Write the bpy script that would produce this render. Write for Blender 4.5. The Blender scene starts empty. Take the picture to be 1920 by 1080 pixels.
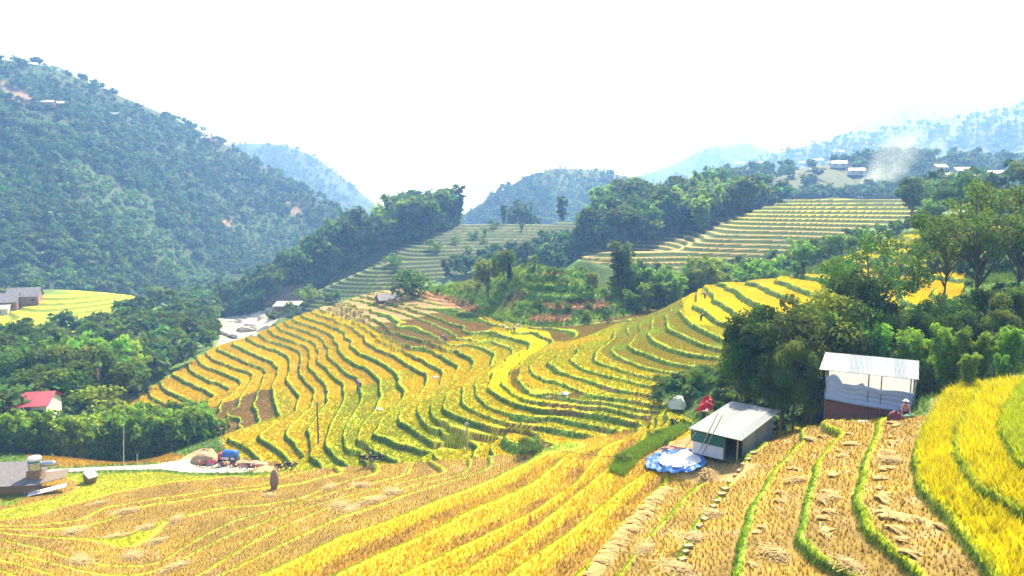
import bpy, bmesh, math, random
import numpy as np
from mathutils import Vector, Matrix, Euler
random.seed(7); RNG = np.random.default_rng(7)
SC = bpy.context.scene; COL = SC.collection
R = math.radians
# ------------------------------------------------------------------ camera, sky, sun, exposure
F = 1297.0                       # focal length in pixels of the 1920 px wide photograph
PITCH = math.atan(155 / F)
cam_d = bpy.data.cameras.new('camera'); cam = bpy.data.objects.new('camera', cam_d); COL.objects.link(cam)
cam_d.sensor_width = 36.0; cam_d.lens = F / 1920 * 36.0; cam_d.clip_start = 0.5; cam_d.clip_end = 20000
cam.location = (0, 0, 0); cam.rotation_euler = (math.pi / 2 - PITCH, 0, 0)
SC.camera = cam
SUN_AZ, SUN_EL = R(27), R(52)
W = bpy.data.worlds.new('World'); SC.world = W; W.use_nodes = True
wn = W.node_tree; bg = wn.nodes['Background']
sky = wn.nodes.new('ShaderNodeTexSky'); sky.sky_type = 'NISHITA'; sky.sun_disc = False
sky.sun_elevation = SUN_EL; sky.sun_rotation = SUN_AZ; sky.dust_density = 7.0; sky.air_density = 1.0; sky.altitude = 900
wn.links.new(sky.outputs[0], bg.inputs[0]); bg.inputs[1].default_value = 0.10
sl = bpy.data.lights.new('sun', 'SUN'); sl.energy = 4.9; sl.angle = R(0.5); sl.color = (1.0, 0.955, 0.87)
so = bpy.data.objects.new('sun', sl); COL.objects.link(so)
sd = Vector((math.sin(SUN_AZ) * math.cos(SUN_EL), math.cos(SUN_AZ) * math.cos(SUN_EL), math.sin(SUN_EL)))
so.rotation_euler = sd.to_track_quat('Z', 'Y').to_euler(); so.location = (0, 0, 300)
SC.view_settings.view_transform = 'Standard'; SC.view_settings.look = 'None'
SC.view_settings.exposure = 1.6; SC.view_settings.gamma = 1.0
SC.render.engine = 'CYCLES'
SC.cycles.max_bounces = 6; SC.cycles.diffuse_bounces = 3; SC.cycles.glossy_bounces = 2; SC.cycles.transmission_bounces = 3
SC.cycles.volume_bounces = 1; SC.cycles.transparent_max_bounces = 6; SC.cycles.use_denoising = True
HAZE = 0.0006
HAZE_COL = (0.21, 0.43, 1.0)

# ------------------------------------------------------------------ projection helpers
CP, SP = math.cos(PITCH), math.sin(PITCH)
def ray(px, py):
    x = (np.asarray(px, float) - 960) / F; y = (540 - np.asarray(py, float)) / F
    return x, CP + y * SP, -SP + y * CP
def aze(px, py):
    dx, dy, dz = ray(px, py); return np.arctan2(dx, dy), dz / np.hypot(dx, dy)
def proj(X, Y, Z):
    zc = np.maximum(Y * CP - Z * SP, 1e-3)
    return 960 + F * X / zc, 540 - F * (Y * SP + Z * CP) / zc
def atz(px, py, z):              # the point of height z seen there
    dx, dy, dz = ray(px, py); t = z / dz; return Vector((dx * t, dy * t, z))
def in_poly(px, py, poly):
    inside = np.zeros(np.shape(px), bool); n = len(poly); j = n - 1
    for i in range(n):
        xi, yi = poly[i]; xj, yj = poly[j]
        if yi != yj:
            c = ((yi > py) != (yj > py)) & (px < (xj - xi) * (py - yi) / (yj - yi) + xi)
            inside ^= c
        j = i
    return inside
def smooth(t): t = np.clip(t, 0, 1); return t * t * (3 - 2 * t)
def vnoise(x, y, seed=0):
    xi = np.floor(x).astype(np.int64); yi = np.floor(y).astype(np.int64); fx = x - xi; fy = y - yi
    def h(a, b):
        n = (a * 374761393 + b * 668265263 + seed * 1274126177) & 0x7fffffff
        n = ((n ^ (n >> 13)) * 1274126177) & 0x7fffffff
        return ((n ^ (n >> 16)) & 0xffff) / 65535.0
    u = fx * fx * (3 - 2 * fx); v = fy * fy * (3 - 2 * fy)
    return (h(xi, yi) * (1 - u) + h(xi + 1, yi) * u) * (1 - v) + (h(xi, yi + 1) * (1 - u) + h(xi + 1, yi + 1) * u) * v
def fbm(x, y, seed=0, o=4):
    s = 0; a = 0.5; t = 0
    for k in range(o): s = s + a * vnoise(x * 2 ** k, y * 2 ** k, seed + k * 17); t += a; a *= 0.5
    return s / t

# ------------------------------------------------------------------ level lines of the paddies (edge of each terrace)
OFF = {1: (200, 540), 2: (200, 700), 3: (480, 540), 4: (480, 700), 5: (760, 540), 6: (760, 700), 7: (1040, 540), 8: (1040, 680)}
def ln(*parts):
    o = []
    for k, pts in parts:
        x0, y0 = OFF[k] if k else (0, 0); s = 6.0 if k else 1.0
        o += [(x0 + a / s, y0 + b / s) for a, b in pts]
    return o
LIPS = {
1: ln((2, [(130,400),(150,450),(180,510),(260,560),(340,570)])),
2: ln((2, [(255,290),(255,350),(290,420),(370,490),(430,520)])),
3: ln((2, [(345,240),(360,290),(420,350),(490,400)])),
4: ln((2, [(450,180),(480,220),(560,290),(650,340),(760,400)])),
5: ln((2, [(590,90),(620,140),(700,200),(800,240),(920,300),(990,360),(1000,420)])),
6: ln((1, [(750,930)]), (2, [(745,10),(850,60),(960,110),(1080,160),(1180,230),(1205,260),(1140,340),(1060,440)])),
7: ln((1, [(905,850),(930,900),(1010,970),(1180,1050)]), (2, [(1230,90),(1365,160),(1370,185),(1240,270),(1130,350),(1110,440),(1130,530),(1180,600)])),
8: ln((1, [(1020,800),(1050,840),(1120,880),(1250,920),(1400,990),(1490,1030)]), (2, [(1505,90),(1480,150),(1400,240),(1300,330),(1285,430),(1300,560),(1340,650)])),
9: ln((1, [(1130,745),(1200,800),(1400,880),(1580,930),(1640,975)]), (2, [(1630,40),(1600,110),(1500,270),(1465,380),(1470,490),(1510,610)])),
10: ln((1, [(1250,680),(1400,750),(1600,840),(1760,900),(1800,950)]), (2, [(1770,20),(1720,180),(1685,270),(1690,400),(1705,540),(1560,620)])),
11: ln((1, [(1430,630),(1550,690),(1700,760),(1850,820)]), (3, [(200,860),(245,890),(240,960),(205,1040)]), (4, [(175,140),(200,250),(240,430),(250,490),(100,560),(0,595)]), (2, [(1560,640),(1400,690),(1365,720),(1440,760),(1560,820),(1650,890),(1730,970)])),
12: ln((1, [(1590,570),(1650,600),(1750,640)]), (3, [(100,660),(240,695),(330,745),(375,800),(370,870),(355,980)]), (4, [(350,60),(400,130),(450,190),(490,255),(440,370),(425,430),(250,540),(100,640),(50,720),(170,790),(290,880),(380,1000)])),
13: ln((3, [(30,490),(40,520),(120,580),(330,640),(470,700),(510,750),(505,850),(495,930),(530,1000)]), (4, [(540,70),(600,130),(665,200),(635,300),(615,355),(500,480),(400,575),(360,640),(360,710),(450,820),(545,930)])),
14: ln((3, [(150,450),(160,480),(200,520),(340,570),(500,620),(580,670),(605,760),(600,890),(650,940),(740,1040)]), (4, [(790,160),(795,260),(800,300),(690,460),(590,640),(605,690),(615,840),(600,900),(680,970)])),
15: ln((3, [(235,410),(260,440),(330,480),(430,520),(550,570),(640,610),(680,680),(695,760),(690,820),(780,890),(870,990)]), (4, [(980,90),(995,140),(1000,220),(970,370),(850,570),(800,720),(790,790),(850,870),(920,950),(1010,1010)])),
16: ln((3, [(320,380),(360,420),(450,440),(590,490),(690,530),(760,590),(800,660),(810,760),(860,810),(960,900),(1060,970)]), (4, [(1145,50),(1160,150),(1190,210),(1180,330),(1040,540),(990,650),(1000,760),(1060,850),(1190,862)])),
17: ln((3, [(420,330),(440,360),(560,405),(700,450),(840,520),(880,600),(920,680),(1000,770),(1120,850),(1230,890),(1310,960)]), (4, [(1390,75),(1400,160),(1410,250),(1340,390),(1200,560),(1165,650),(1210,780),(1330,860),(1500,940)])),
18: ln((3, [(520,290),(540,320),(620,350),(780,400),(940,470),(1000,550),(1060,640),(1150,710),(1300,780),(1480,880),(1560,950)]), (4, [(1580,30),(1610,110),(1670,220),(1655,270),(1480,450),(1390,560),(1380,620),(1480,720),(1600,790),(1720,810),(1860,855)]), (6, [(330,880),(600,910)])),
19: ln((3, [(650,255),(680,280),(760,310),(900,360),(1050,420),(1160,500),(1220,590),(1350,670),(1560,760),(1750,870)]), (5, [(110,900),(235,955),(245,1050)]), (6, [(240,110),(150,250),(0,380)]), (4, [(1630,440),(1620,540)]), (6, [(0,570),(100,640),(250,730),(420,820),(600,850)])),
20: ln((3, [(765,205),(900,262),(1100,345),(1170,395),(1300,490),(1450,590),(1680,710)]), (5, [(110,770),(230,830),(390,905),(410,1000)]), (6, [(400,110),(200,330),(160,460),(180,510),(240,580),(330,620),(450,640)])),
21: ln((3, [(775,200),(905,252),(1105,335),(1215,370),(1340,450),(1450,540),(1600,620),(1720,660)]), (5, [(140,665),(240,655),(400,750),(580,860),(590,890),(500,1050)]), (6, [(480,110),(310,300),(285,420),(320,480),(460,570),(650,640),(900,690),(1350,740)])),
22: ln((3, [(870,185),(1080,260),(1370,370),(1480,450),(1680,530)]), (5, [(130,560),(280,610),(400,660),(530,690),(700,760),(750,805),(755,870),(690,950),(570,1060)]), (6, [(560,120),(450,240),(420,350),(440,400),(560,460),(700,510),(950,590)]), (0, [(1017,826),(1082,838)])),
23: ln((3, [(970,155),(1200,230),(1500,300),(1580,370)]), (5, [(0,390),(150,460),(300,530),(400,590),(530,645),(690,625),(850,670),(985,725),(1020,765),(980,850),(830,950)]), (6, [(670,110),(640,200),(625,300),(680,370),(760,410),(950,490),(1200,560),(1660,610)])),
24: ln((3, [(1100,110),(1300,160),(1540,240)]), (5, [(0,280),(170,340),(350,410),(500,490),(650,570),(830,560),(1000,610),(1190,670),(1215,730),(1130,830),(950,925),(830,1000)]), (6, [(785,80),(780,150),(790,210),(850,290),(940,370),(1150,440),(1500,490)]), (8, [(0,605),(300,670),(640,740),(820,765)])),
25: ln((3, [(1245,70),(1500,125),(1650,165)]), (5, [(160,265),(350,325),(520,395),(640,465),(830,535),(1030,505),(1200,560),(1400,608),(1390,655),(1300,740),(1100,860),(980,935),(940,1040)]), (6, [(925,150),(1020,215),(1100,265),(1250,330),(1500,390),(1900,410)])),
26: ln((3, [(1250,60),(1500,118),(1650,158)]), (5, [(0,180),(200,220),(370,235),(600,225),(850,340),(1030,412),(1210,445),(1500,510),(1630,575),(1640,610),(1500,720),(1300,850),(1170,930)]), (6, [(1165,20),(1130,150),(1200,220),(1350,290),(1600,325),(1850,345)]), (8, [(380,490),(540,492),(700,530),(900,580),(1450,620),(1640,660)])),
27: ln((3, [(1400,30),(1600,80),(1750,110)]), (5, [(80,100),(240,150),(400,180),(740,195),(960,300),(1130,390),(1290,450),(1600,440),(1800,480),(1890,560),(1700,650),(1450,760),(1290,880),(1240,990)]), (6, [(1260,20),(1290,90),(1350,140),(1500,200),(1750,240),(1920,290)])),
28: ln((7, [(1000,300),(830,375),(500,490),(250,580)]), (5, [(1700,680),(1520,770),(1430,830),(1400,900),(1440,960),(1600,1030)]), (8, [(0,190),(200,280),(400,350),(640,390),(900,420),(1150,480),(1300,560)])),
29: ln((7, [(1050,295),(840,385),(500,530),(270,610),(100,720)]), (5, [(1690,790),(1640,865),(1700,930)]), (8, [(0,40),(160,130),(400,200),(640,270),(900,330),(1090,360)])),
30: ln((7, [(760,430),(660,470),(400,590),(250,690),(190,790),(300,880),(420,930),(640,990),(800,1020)])),
31: ln((7, [(830,400),(690,475),(640,590),(500,690),(450,765),(480,810),(600,860),(800,930),(1060,1000)])),
32: ln((7, [(880,400),(850,520),(760,580),(650,665),(690,745),(800,810),(1000,880),(1250,930),(1560,980)])),
33: ln((7, [(1100,300),(1010,350),(960,440),(900,540),(850,630),(900,690),(1100,770),(1300,830),(1560,880),(1920,920)])),
34: ln((7, [(1180,265),(1110,330),(1080,420),(1060,520),(1150,600),(1300,680),(1500,730),(1920,790)])),
35: ln((7, [(1400,140),(1300,240),(1265,340),(1265,440),(1350,490),(1500,560),(1650,620),(1920,690)])),
36: ln((7, [(1500,80),(1440,220),(1440,300),(1510,365),(1600,420),(1700,480),(1920,570)])),
37: ln((0, [(1310,545),(1300,570),(1323,582),(1347,600),(1387,612)])),
38: ln((0, [(1318,536),(1327,545),(1350,565),(1390,592)])),
39: ln((0, [(1345,530),(1363,533),(1387,549),(1427,575)])),
40: ln((0, [(1400,528),(1423,531),(1453,546),(1493,562)])),
41: ln((0, [(1455,525),(1470,528),(1533,552)])),
}
STEP = 0.8
ZUP = {22: -25.2, 23: -24.65, 24: -24.1, 25: -23.4, 26: -22.9, 27: -22.5, 28: -22.05, 29: -21.6, 30: -21.15, 31: -20.7, 32: -20.2, 33: -19.6, 34: -19.0, 35: -18.3, 36: -17.5, 37: -16.6, 38: -15.7, 39: -14.8, 40: -13.9, 41: -13.0, 42: -12.2, 43: -11.4, 44: -10.6, 45: -9.8}
def zlip(k): return ZUP.get(k, -34.0 + STEP * (k - 11))
MLEV = np.array([zlip(k) for k in range(-6, 46)])
# the near field below the camera: low banks between cut paddies
FIELD = [
(-32.6, [(0,973),(67,960),(133,943),(200,928),(330,905),(440,893)]),
(-31.9, [(150,975),(200,950),(277,937),(377,923),(483,910),(533,893),(587,880)]),
(-31.2, [(210,973),(250,953),(277,947),(333,940),(420,925),(560,905),(640,885)]),
(-29.8, [(247,1020),(263,1000),(307,977),(417,953),(500,945),(560,935),(640,905),(700,888)]),
(-28.7, [(310,1053),(340,1033),(393,1000),(433,977),(547,947),(640,920),(760,890)]),
(-27.9, [(283,1075),(330,1057),(433,1003),(500,977),(640,933),(830,885)]),
(-27.0, [(377,1077),(467,1023),(533,987),(640,943),(860,890)]),
(-26.2, [(417,1077),(500,1037),(640,967),(740,935),(900,885)]),
(-25.2, [(500,1077),(640,1007),(760,965),(900,910),(980,870)]),
(-23.6, [(640,1077),(760,1020),(900,950),(1000,905),(1060,855)]),
(-22.2, [(760,1077),(880,1020),(1000,960),(1080,905),(1130,840)]),
(-20.9, [(870,1077),(1000,992),(1096,915),(1180,845),(1215,812)]),
(-19.6, [(960,1077),(1062,1001),(1168,915),(1230,880)]),
(-18.4, [(1086,1078),(1150,1010),(1220,930),(1250,905)]),
(-17.6, [(1163,1078),(1206,1016),(1287,934),(1335,896)]),
(-16.4, [(1268,1068),(1307,982),(1383,896),(1417,843),(1460,814)]),
(-15.5, [(1383,1078),(1398,1006),(1412,953),(1460,881),(1508,819),(1530,800)]),
(-14.6, [(1600,1078),(1532,1040),(1503,1011),(1517,944),(1537,867),(1575,810),(1590,790)]),
(-13.7, [(1719,1068),(1632,992),(1608,939),(1628,862),(1647,805),(1660,785)]),
(-12.7, [(1862,1068),(1786,972),(1728,910),(1719,848),(1738,800),(1765,740),(1800,725)]),
(-11.7, [(1920,958),(1834,910),(1795,848),(1800,800),(1830,745),(1860,722)]),
(-10.8, [(1920,872),(1891,829),(1882,800),(1890,760),(1905,735)]),
]
FLEV = np.array(sorted(z for z, _ in FIELD))
def resample(pts, step=16):
    o = [pts[0]]
    for a, b in zip(pts, pts[1:]):
        d = math.hypot(b[0] - a[0], b[1] - a[1]); n = max(1, int(round(d / step)))
        o += [(a[0] + (b[0] - a[0]) * i / n, a[1] + (b[1] - a[1]) * i / n) for i in range(1, n + 1)]
    return o
U, V, E = [], [], []
def addp(az, D, z): U.append(az); V.append(math.log(D)); E.append(z / D)
for k, pts in LIPS.items():
    for p in resample(pts):
        a, e = aze(*p); addp(float(a), zlip(k) / float(e), zlip(k))
for z, pts in FIELD:
    for p in resample(pts, 26):
        a, e = aze(*p); addp(float(a), z / float(e), z)
def Q(px, py, D): a, e = aze(px, py); addp(float(a), D, float(e) * D)          # seen there, at that distance
def H_(px, D, z): a, e = aze(px, 540); addp(float(a), D, z)                     # out of sight
for q in [(0,1076,59),(-160,1000,75),(60,905,96),(200,882,100),(330,880,96),(430,882,94),(300,868,104),(120,860,108),(0,862,112),(520,884,90),(100,893,98),(200,889,97.5),(300,887,95.5),(250,895,94),(100,903,95),(100,879,103.5),(300,874,100),(200,870,107),
          (1210,855,55),(1290,806,60),(1300,850,48.5),(1375,862,46.5),(1436,815,53),(1548,790,50),(1700,785,51),
          (120,760,140),(30,785,128),
          (960,512,150),(1040,512,148),(890,532,161),(1090,530,145),(830,541,169),(1000,560,140),(1150,566,140),(1050,588,133),(1130,590,135),(930,570,148),
          (1340,730,74),(1355,755,70),
          (1560,520,128),(1700,518,124),(1790,530,116),(1560,492,139),(1640,465,144),(1700,445,149),(1750,428,154),(1900,440,150),
          (1200,470,200),(1300,486,196),(1450,470,200),(1600,430,210),(1700,410,214),(1480,420,222),(1350,440,213),(1500,372,256),(1600,370,259),(1705,372,259),(1420,392,247),(1090,486,192),
          (700,500,262),(620,540,250),(760,470,290),(900,440,320),(1000,425,330),(1080,400,360),(560,562,262),(850,500,265),(1000,470,285),(1060,440,300),(960,400,370),(1080,375,400),
          (540,480,330),(640,455,345),(760,420,350),(860,410,350),(500,530,300),
          (1270,440,265),(1150,455,262),(1400,408,285),(1300,385,300),(1200,392,300),(1420,372,320),
          (440,610,255),(430,640,228),(470,600,262),(540,578,285),(600,575,290),
          (0,612,222),(150,602,228),(280,562,262),(150,545,280),(60,545,280),(0,650,200),(150,650,198),(300,620,210),(390,640,225),(200,700,165),(30,700,165),(350,660,190),
          (1500,352,430),(1600,345,440),(1750,345,430),(1880,340,400)]:
    Q(*q)
for q in [(960,192,-27),(800,202,-28.5),(1100,170,-24),(1250,160,-25),(1250,174,-25),(1400,150,-21),(1400,174,-21),(1500,160,-17),(1350,178,-22),(1050,184,-25.5),(700,200,-36),(600,205,-40),(500,205,-43),(850,205,-33),
          (1000,215,-28),(1150,215,-24),(1450,62,-20),(1550,60,-19),(1700,66,-17),(1900,78,-13),(1600,80,-14),(1750,85,-12),(1900,95,-9),(1380,66,-19.5),
          (250,130,-43),(380,120,-41),(330,115,-38),(400,101,-36),(250,112,-37.5),(100,120,-38),(0,150,-41),(-200,110,-36),(-200,200,-42),(-300,90,-30),(2100,60,-9),(2200,40,-8),(2100,120,-6),(2100,200,8),
          (740,420,-30),(860,420,-24),(600,420,-38),(1300,360,-6),(1600,300,-2),(1450,300,-6),(1800,290,-2),(2000,260,4),(430,330,-42),(300,330,-40),(100,330,-38),(450,290,-42.5),(1000,420,-14),(1150,420,-4),(-150,260,-38)]:
    H_(*q)
U = np.array(U); V = np.array(V); E = np.array(E)
def tps_fit(lam=2e-5):
    n = len(U); P = np.stack([U, V], 1)
    d2 = ((P[:, None] - P[None]) ** 2).sum(-1); Kk = 0.5 * d2 * np.log(d2 + 1e-12)
    A = np.zeros((n + 3, n + 3)); A[:n, :n] = Kk + lam * np.eye(n); A[:n, n] = 1; A[:n, n + 1:] = P; A[n:, :n] = A[:n, n:].T
    return np.linalg.solve(A, np.concatenate([E, [0, 0, 0]]))
WT = tps_fit()
def tps_eval(u, v):
    out = np.empty(len(u)); n = len(U); w = WT[:n]; uf, vf = U, V
    for i in range(0, len(u), 4000):
        a = u[i:i + 4000, None]; b = v[i:i + 4000, None]
        d2 = (a - uf) ** 2 + (b - vf) ** 2
        out[i:i + 4000] = (0.5 * d2 * np.log(d2 + 1e-12)) @ w
    return out + WT[n] + WT[n + 1] * u + WT[n + 2] * v
def rows(a, b, s): return np.arange(math.log(a), math.log(b), s)
VR = np.concatenate([rows(12, 56, .0042), rows(56, 285, .0027), rows(285, 430, .0042), rows(430, 5200, .013)])
AZ = np.arange(R(-47), R(47), R(0.088))
CA = np.arange(R(-47.4), R(47.4), R(0.22)); CV = np.arange(math.log(11.5), math.log(470), 0.0085)
gA, gV = np.meshgrid(CA, CV)
CE = tps_eval(gA.ravel(), gV.ravel()).reshape(gA.shape).astype(float)
def cubic(arr, f, axis):
    i = np.clip(np.floor(f).astype(int), 1, arr.shape[axis] - 3); t = f - i
    sh = [1] * arr.ndim; sh[axis] = -1; t = t.reshape(sh); g = lambda k: np.take(arr, i + k, axis)
    p0, p1, p2, p3 = g(-1), g(0), g(1), g(2)
    return p1 + 0.5 * t * (p2 - p0 + t * (2 * p0 - 5 * p1 + 4 * p2 - p3 + t * (3 * (p1 - p2) + p3 - p0)))
near = VR < math.log(460)
EG = cubic(cubic(CE, (VR[near] - CV[0]) / 0.0085, 0), (AZ - CA[0]) / R(0.22), 1)
NR, NC = len(VR), len(AZ)
DD = np.exp(VR)[:, None] * np.ones((1, NC)); AA = np.ones((NR, 1)) * AZ[None]
X = DD * np.sin(AA); Y = DD * np.cos(AA)
ZN = np.full((NR, NC), -46.0); ZN[near] = EG * DD[near]
t = smooth((DD - 330) / 110.0); ZN = ZN * (1 - t) - 46.0 * t
# the far mountains: a crest line each, with a front and a back slope
def ridge(pts, front, back, namp, nsc, seed, ends='', rnd=14.0):
    pa = []; pe = []; pd = []
    for px, py, D in pts:
        a, e = aze(px, py); pa.append(float(a)); pe.append(float(e)); pd.append(D)
    kr = np.exp(-np.linspace(-2, 2, 23) ** 2); kr /= kr.sum()
    sm = lambda q: np.convolve(np.pad(q, 11, mode='edge'), kr, 'valid')[None]
    zc = sm(np.interp(AZ, pa, np.array(pe) * np.array(pd))) + 0 * AA; dc = sm(np.interp(AZ, pa, pd)) + 0 * AA
    fall = sm(np.clip(pa[0] - AZ, 0, 9) * ('l' in ends) + np.clip(AZ - pa[-1], 0, 9) * ('r' in ends)) * pd[0] * .9
    d = DD - dc
    nz = (fbm(X / nsc, Y / nsc, seed, 5) - 0.5) * 2
    gul = np.abs(fbm(X / (nsc * 1.3) + 7, Y / (nsc * 3), seed + 5, 3) - 0.5) * 2
    s = np.where(d < 0, front * -d, back * d); s = np.sqrt(s * s + rnd * rnd) - rnd
    damp = np.clip(s / 60.0, 0.0, 1)
    return zc - s - fall + namp * (nz - gul * .9) * damp
RID = [
 ridge([(-400,90,682),(-200,95,682),(0,112,682),(100,128,688),(200,170,704),(330,224,715),(400,258,726),(450,288,715),(520,325,693),(580,360,660),(640,400,616),(700,440,572),(760,480,528)], .50, .5, 16, 90, 3, 'r'),
 ridge([(300,285,1450),(470,268,1450),(540,272,1436),(600,300,1392),(660,348,1348),(710,388,1305),(760,430,1276)], .55, .5, 22, 140, 11, 'lr'),
 ridge([(840,420,792),(900,383,792),(960,345,816),(1040,315,840),(1120,318,840),(1190,335,840),(1260,360,840),(1330,400,828)], .5, .5, 12, 110, 21, 'lr'),
 ridge([(1100,360,2100),(1200,330,2100),(1270,305,2100),(1330,274,2100),(1400,266,2072),(1460,285,2030),(1560,330,1960)], .5, .5, 20, 200, 31, 'lr'),
 ridge([(1200,345,1350),(1380,315,1418),(1480,280,1458),(1560,262,1485),(1640,247,1512),(1760,225,1552),(1850,215,1552),(1920,198,1552),(2200,180,1552)], .34, .5, 20, 160, 41, 'l'),
 ridge([(1350,330,520),(1450,322,540),(1540,310,560),(1600,300,590),(1700,290,620),(1800,300,620),(1920,300,620),(2200,280,620)], .32, .4, 9, 100, 47, 'l'),
 ridge([(1560,260,3080),(1640,220,3150),(1720,190,3150),(1790,205,3150),(1860,190,3360),(1920,175,3500),(2200,160,3500)], .5, .5, 60, 500, 51, 'l'),
]
Z0 = ZN.copy()
for r_ in RID: Z0 = np.maximum(Z0, r_)
Z0 += (fbm(X / 6.0, Y / 6.0, 77, 2) - .5) * 0.15 * smooth((DD - 20) / 20) * smooth((175 - DD) / 40)
PX, PY = proj(X, Y, Z0)
# ------------------------------------------------------------------ regions
M_POLY = [(190,800),(205,765),(300,715),(360,675),(430,635),(500,598),(590,570),(640,550),(715,537),(770,530),(800,545),(890,585),(930,600),(975,608),(1040,612),(1120,600),(1190,588),(1230,566),(1290,550),(1330,528),(1560,510),(1810,508),(1810,560),(1560,600),(1400,650),(1375,690),(1340,712),(1235,716),(1225,745),(1300,790),(1180,812),(1000,856),(870,868),(700,878),(560,884),(500,872),(470,862),(430,856),(412,815),(388,795),(370,770),(300,762),(260,790),(205,815)]
F_POLY = [(-900,915),(0,912),(75,893),(100,890),(300,886),(360,893),(470,893),(520,885),(560,880),(640,873),(700,868),(870,858),(1000,845),(1180,802),(1230,800),(1290,802),(1310,830),(1375,862),(1440,815),(1545,788),(1700,783),(1740,773),(1760,731),(1840,716),(2600,640),(4000,6000),(-3000,6000)]
T_MID = [(1060,480),(1200,448),(1300,430),(1490,360),(1720,360),(1720,400),(1600,440),(1500,480),(1300,505),(1180,505)]
T_FAR = [(470,580),(560,545),(720,465),(870,420),(930,395),(1060,365),(1110,370),(1110,440),(1040,470),(900,500),(760,540),(640,560),(560,600)]
T_R2 = [(1540,500),(1600,470),(1700,440),(1760,415),(2000,415),(2000,480),(1760,500),(1600,510)]
T_LEFT = [(-50,560),(70,560),(110,540),(150,520),(210,540),(290,555),(280,575),(200,612),(100,640),(-50,625)]
T_UP = [(1430,310),(1540,300),(1640,330),(1640,366),(1440,362)]
KNOLL = [(770,535),(880,500),(1060,500),(1190,570),(1190,600),(1100,606),(990,606),(880,585)]
RIVER = [(395,668),(410,640),(412,596),(470,590),(500,577),(540,570),(570,575),(520,600),(500,620),(470,640),(430,665)]
ROAD = [(75,886),(95,881),(180,877),(290,872),(320,866),(350,863),(400,869),(460,876),(476,882),(460,887),(400,888),(350,887),(300,881),(180,883),(95,888)]
inM = in_poly(PX, PY, M_POLY) & (DD > 58) & (DD < 205)
inF = in_poly(PX, PY, F_POLY) & (DD < 106)
inM &= ~inF
inTM = in_poly(PX, PY, T_MID) & (DD > 178) & (DD < 276)
inTF = in_poly(PX, PY, T_FAR) & (DD > 220) & (DD < 420)
inR2 = in_poly(PX, PY, T_R2) & (DD > 118) & (DD < 162)
inTL = in_poly(PX, PY, T_LEFT) & (DD > 205) & (DD < 300)
inTU = in_poly(PX, PY, T_UP) & (DD > 380) & (DD < 560)
inK = in_poly(PX, PY, KNOLL) & (DD > 112) & (DD < 176) & ~inM
inRV = in_poly(PX, PY, RIVER) & (DD > 205) & (DD < 320)
inGS = in_poly(PX, PY, [(50,848),(250,843),(345,853),(350,864),(300,867),(180,873),(50,877)]) & (DD > 98) & (DD < 117)
inRD = in_poly(PX, PY, ROAD) & (DD > 80) & (DD < 115)
def blur(m, n):
    m = m.astype(float)
    for ax in (0, 1):
        c = np.cumsum(np.pad(m, [(n + 1, n) if a == ax else (0, 0) for a in (0, 1)], mode='edge'), axis=ax)
        m = (np.take(c, range(2 * n + 1, c.shape[ax]), ax) - np.take(c, range(0, c.shape[ax] - 2 * n - 1), ax)) / (2 * n + 1)
    return m
def terrace(z, base, step, ramp=0.16):
    q = (z - base) / step; k = np.floor(q); f = q - k
    up = smooth((f - (1 - ramp)) / ramp)
    return base + step * (k + up + 0.04 * f * (1 - up)), k, f
Z = Z0.copy(); KI = np.zeros(Z.shape); PH = np.full(Z.shape, -1.0)
def apply(mask, base, step, ramp=.16, bl=2):
    global Z
    T, k, f = terrace(Z0, base, step, ramp); w = blur(mask, bl) * 1.0
    Z = Z * (1 - w) + T * w; KI[mask] = k[mask]; PH[mask] = f[mask]
mi = np.clip(np.searchsorted(MLEV, Z0) - 1, 0, len(MLEV) - 2); mlo = MLEV[mi]; mst = MLEV[mi + 1] - mlo; mf = np.clip((Z0 - mlo) / mst, 0, 1)
big = in_poly(PX, PY, [(965,748),(1060,738),(1180,742),(1300,745),(1330,800),(1180,830),(1000,860),(930,845)]); rb = np.where(big, .5, .14); mup = smooth((mf - 1 + rb) / rb); w = blur(inM, 2); Z = Z * (1 - w) + (mlo + mst * np.clip(mup + .05 * mf * (1 - mup), 0, 1)) * w; KI[inM] = mi[inM]; PH[inM] = np.where(big, np.where(mf < .5, mf / .5 * .83, .83 + (mf - .5) / .5 * .17), mf)[inM]
apply(inK & (PX > 985), -30, 1.7, .5, 6); apply(inTM, -20, 1.15, .25); apply(inTF, -60, 1.1, .3); apply(inR2, -20, 1.0, .25); apply(inTL, -60, .8, .3); apply(inTU, -20, 2.0, .3)
# near field: uneven levels
i = np.clip(np.searchsorted(FLEV, Z0) - 1, 0, len(FLEV) - 2); lo = FLEV[i]; st = FLEV[i + 1] - lo; f = np.clip((Z0 - lo) / st, -1, 1.5)
up = smooth((f - .88) / .12)
Tf = np.where((f >= 0) & (f <= 1), lo + st * np.clip(.62 * f * (1 - up) + up, 0, 1), Z0)
inF &= ~inGS; w = blur(inF, 2); Z = Z * (1 - w) + Tf * w; KI[inF] = i[inF] + 100; PH[inF] = np.clip(f, 0, 1)[inF]
inF |= inGS; KI[inGS] = 109; PH[inGS] = .5
bund = inF * (np.exp(-((PH - .03) / .045) ** 2) + np.exp(-((PH - 1.03) / .045) ** 2)); Z += .11 * bund
Z = np.where(inRD, blur(Z0, 3), Z)
def pad(cx, cy, z, r0, r1):
    global Z
    w = smooth((r1 - np.hypot(X - cx, Y - cy)) / (r1 - r0)); Z = Z * (1 - w) + z * w
pad(14.6, 47.2, -17.05, 1.8, 3.2); pad(16.6, 49.4, -17.05, 2.0, 3.4); pad(12.6, 45.2, -17.35, 1.2, 3.0)
EL = Z / DD
VIS = EL >= np.maximum.accumulate(np.vstack([np.full((1, NC), -9.0), EL[:-1]]), 0) - 1e-4
PX, PY = proj(X, Y, Z)
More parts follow.
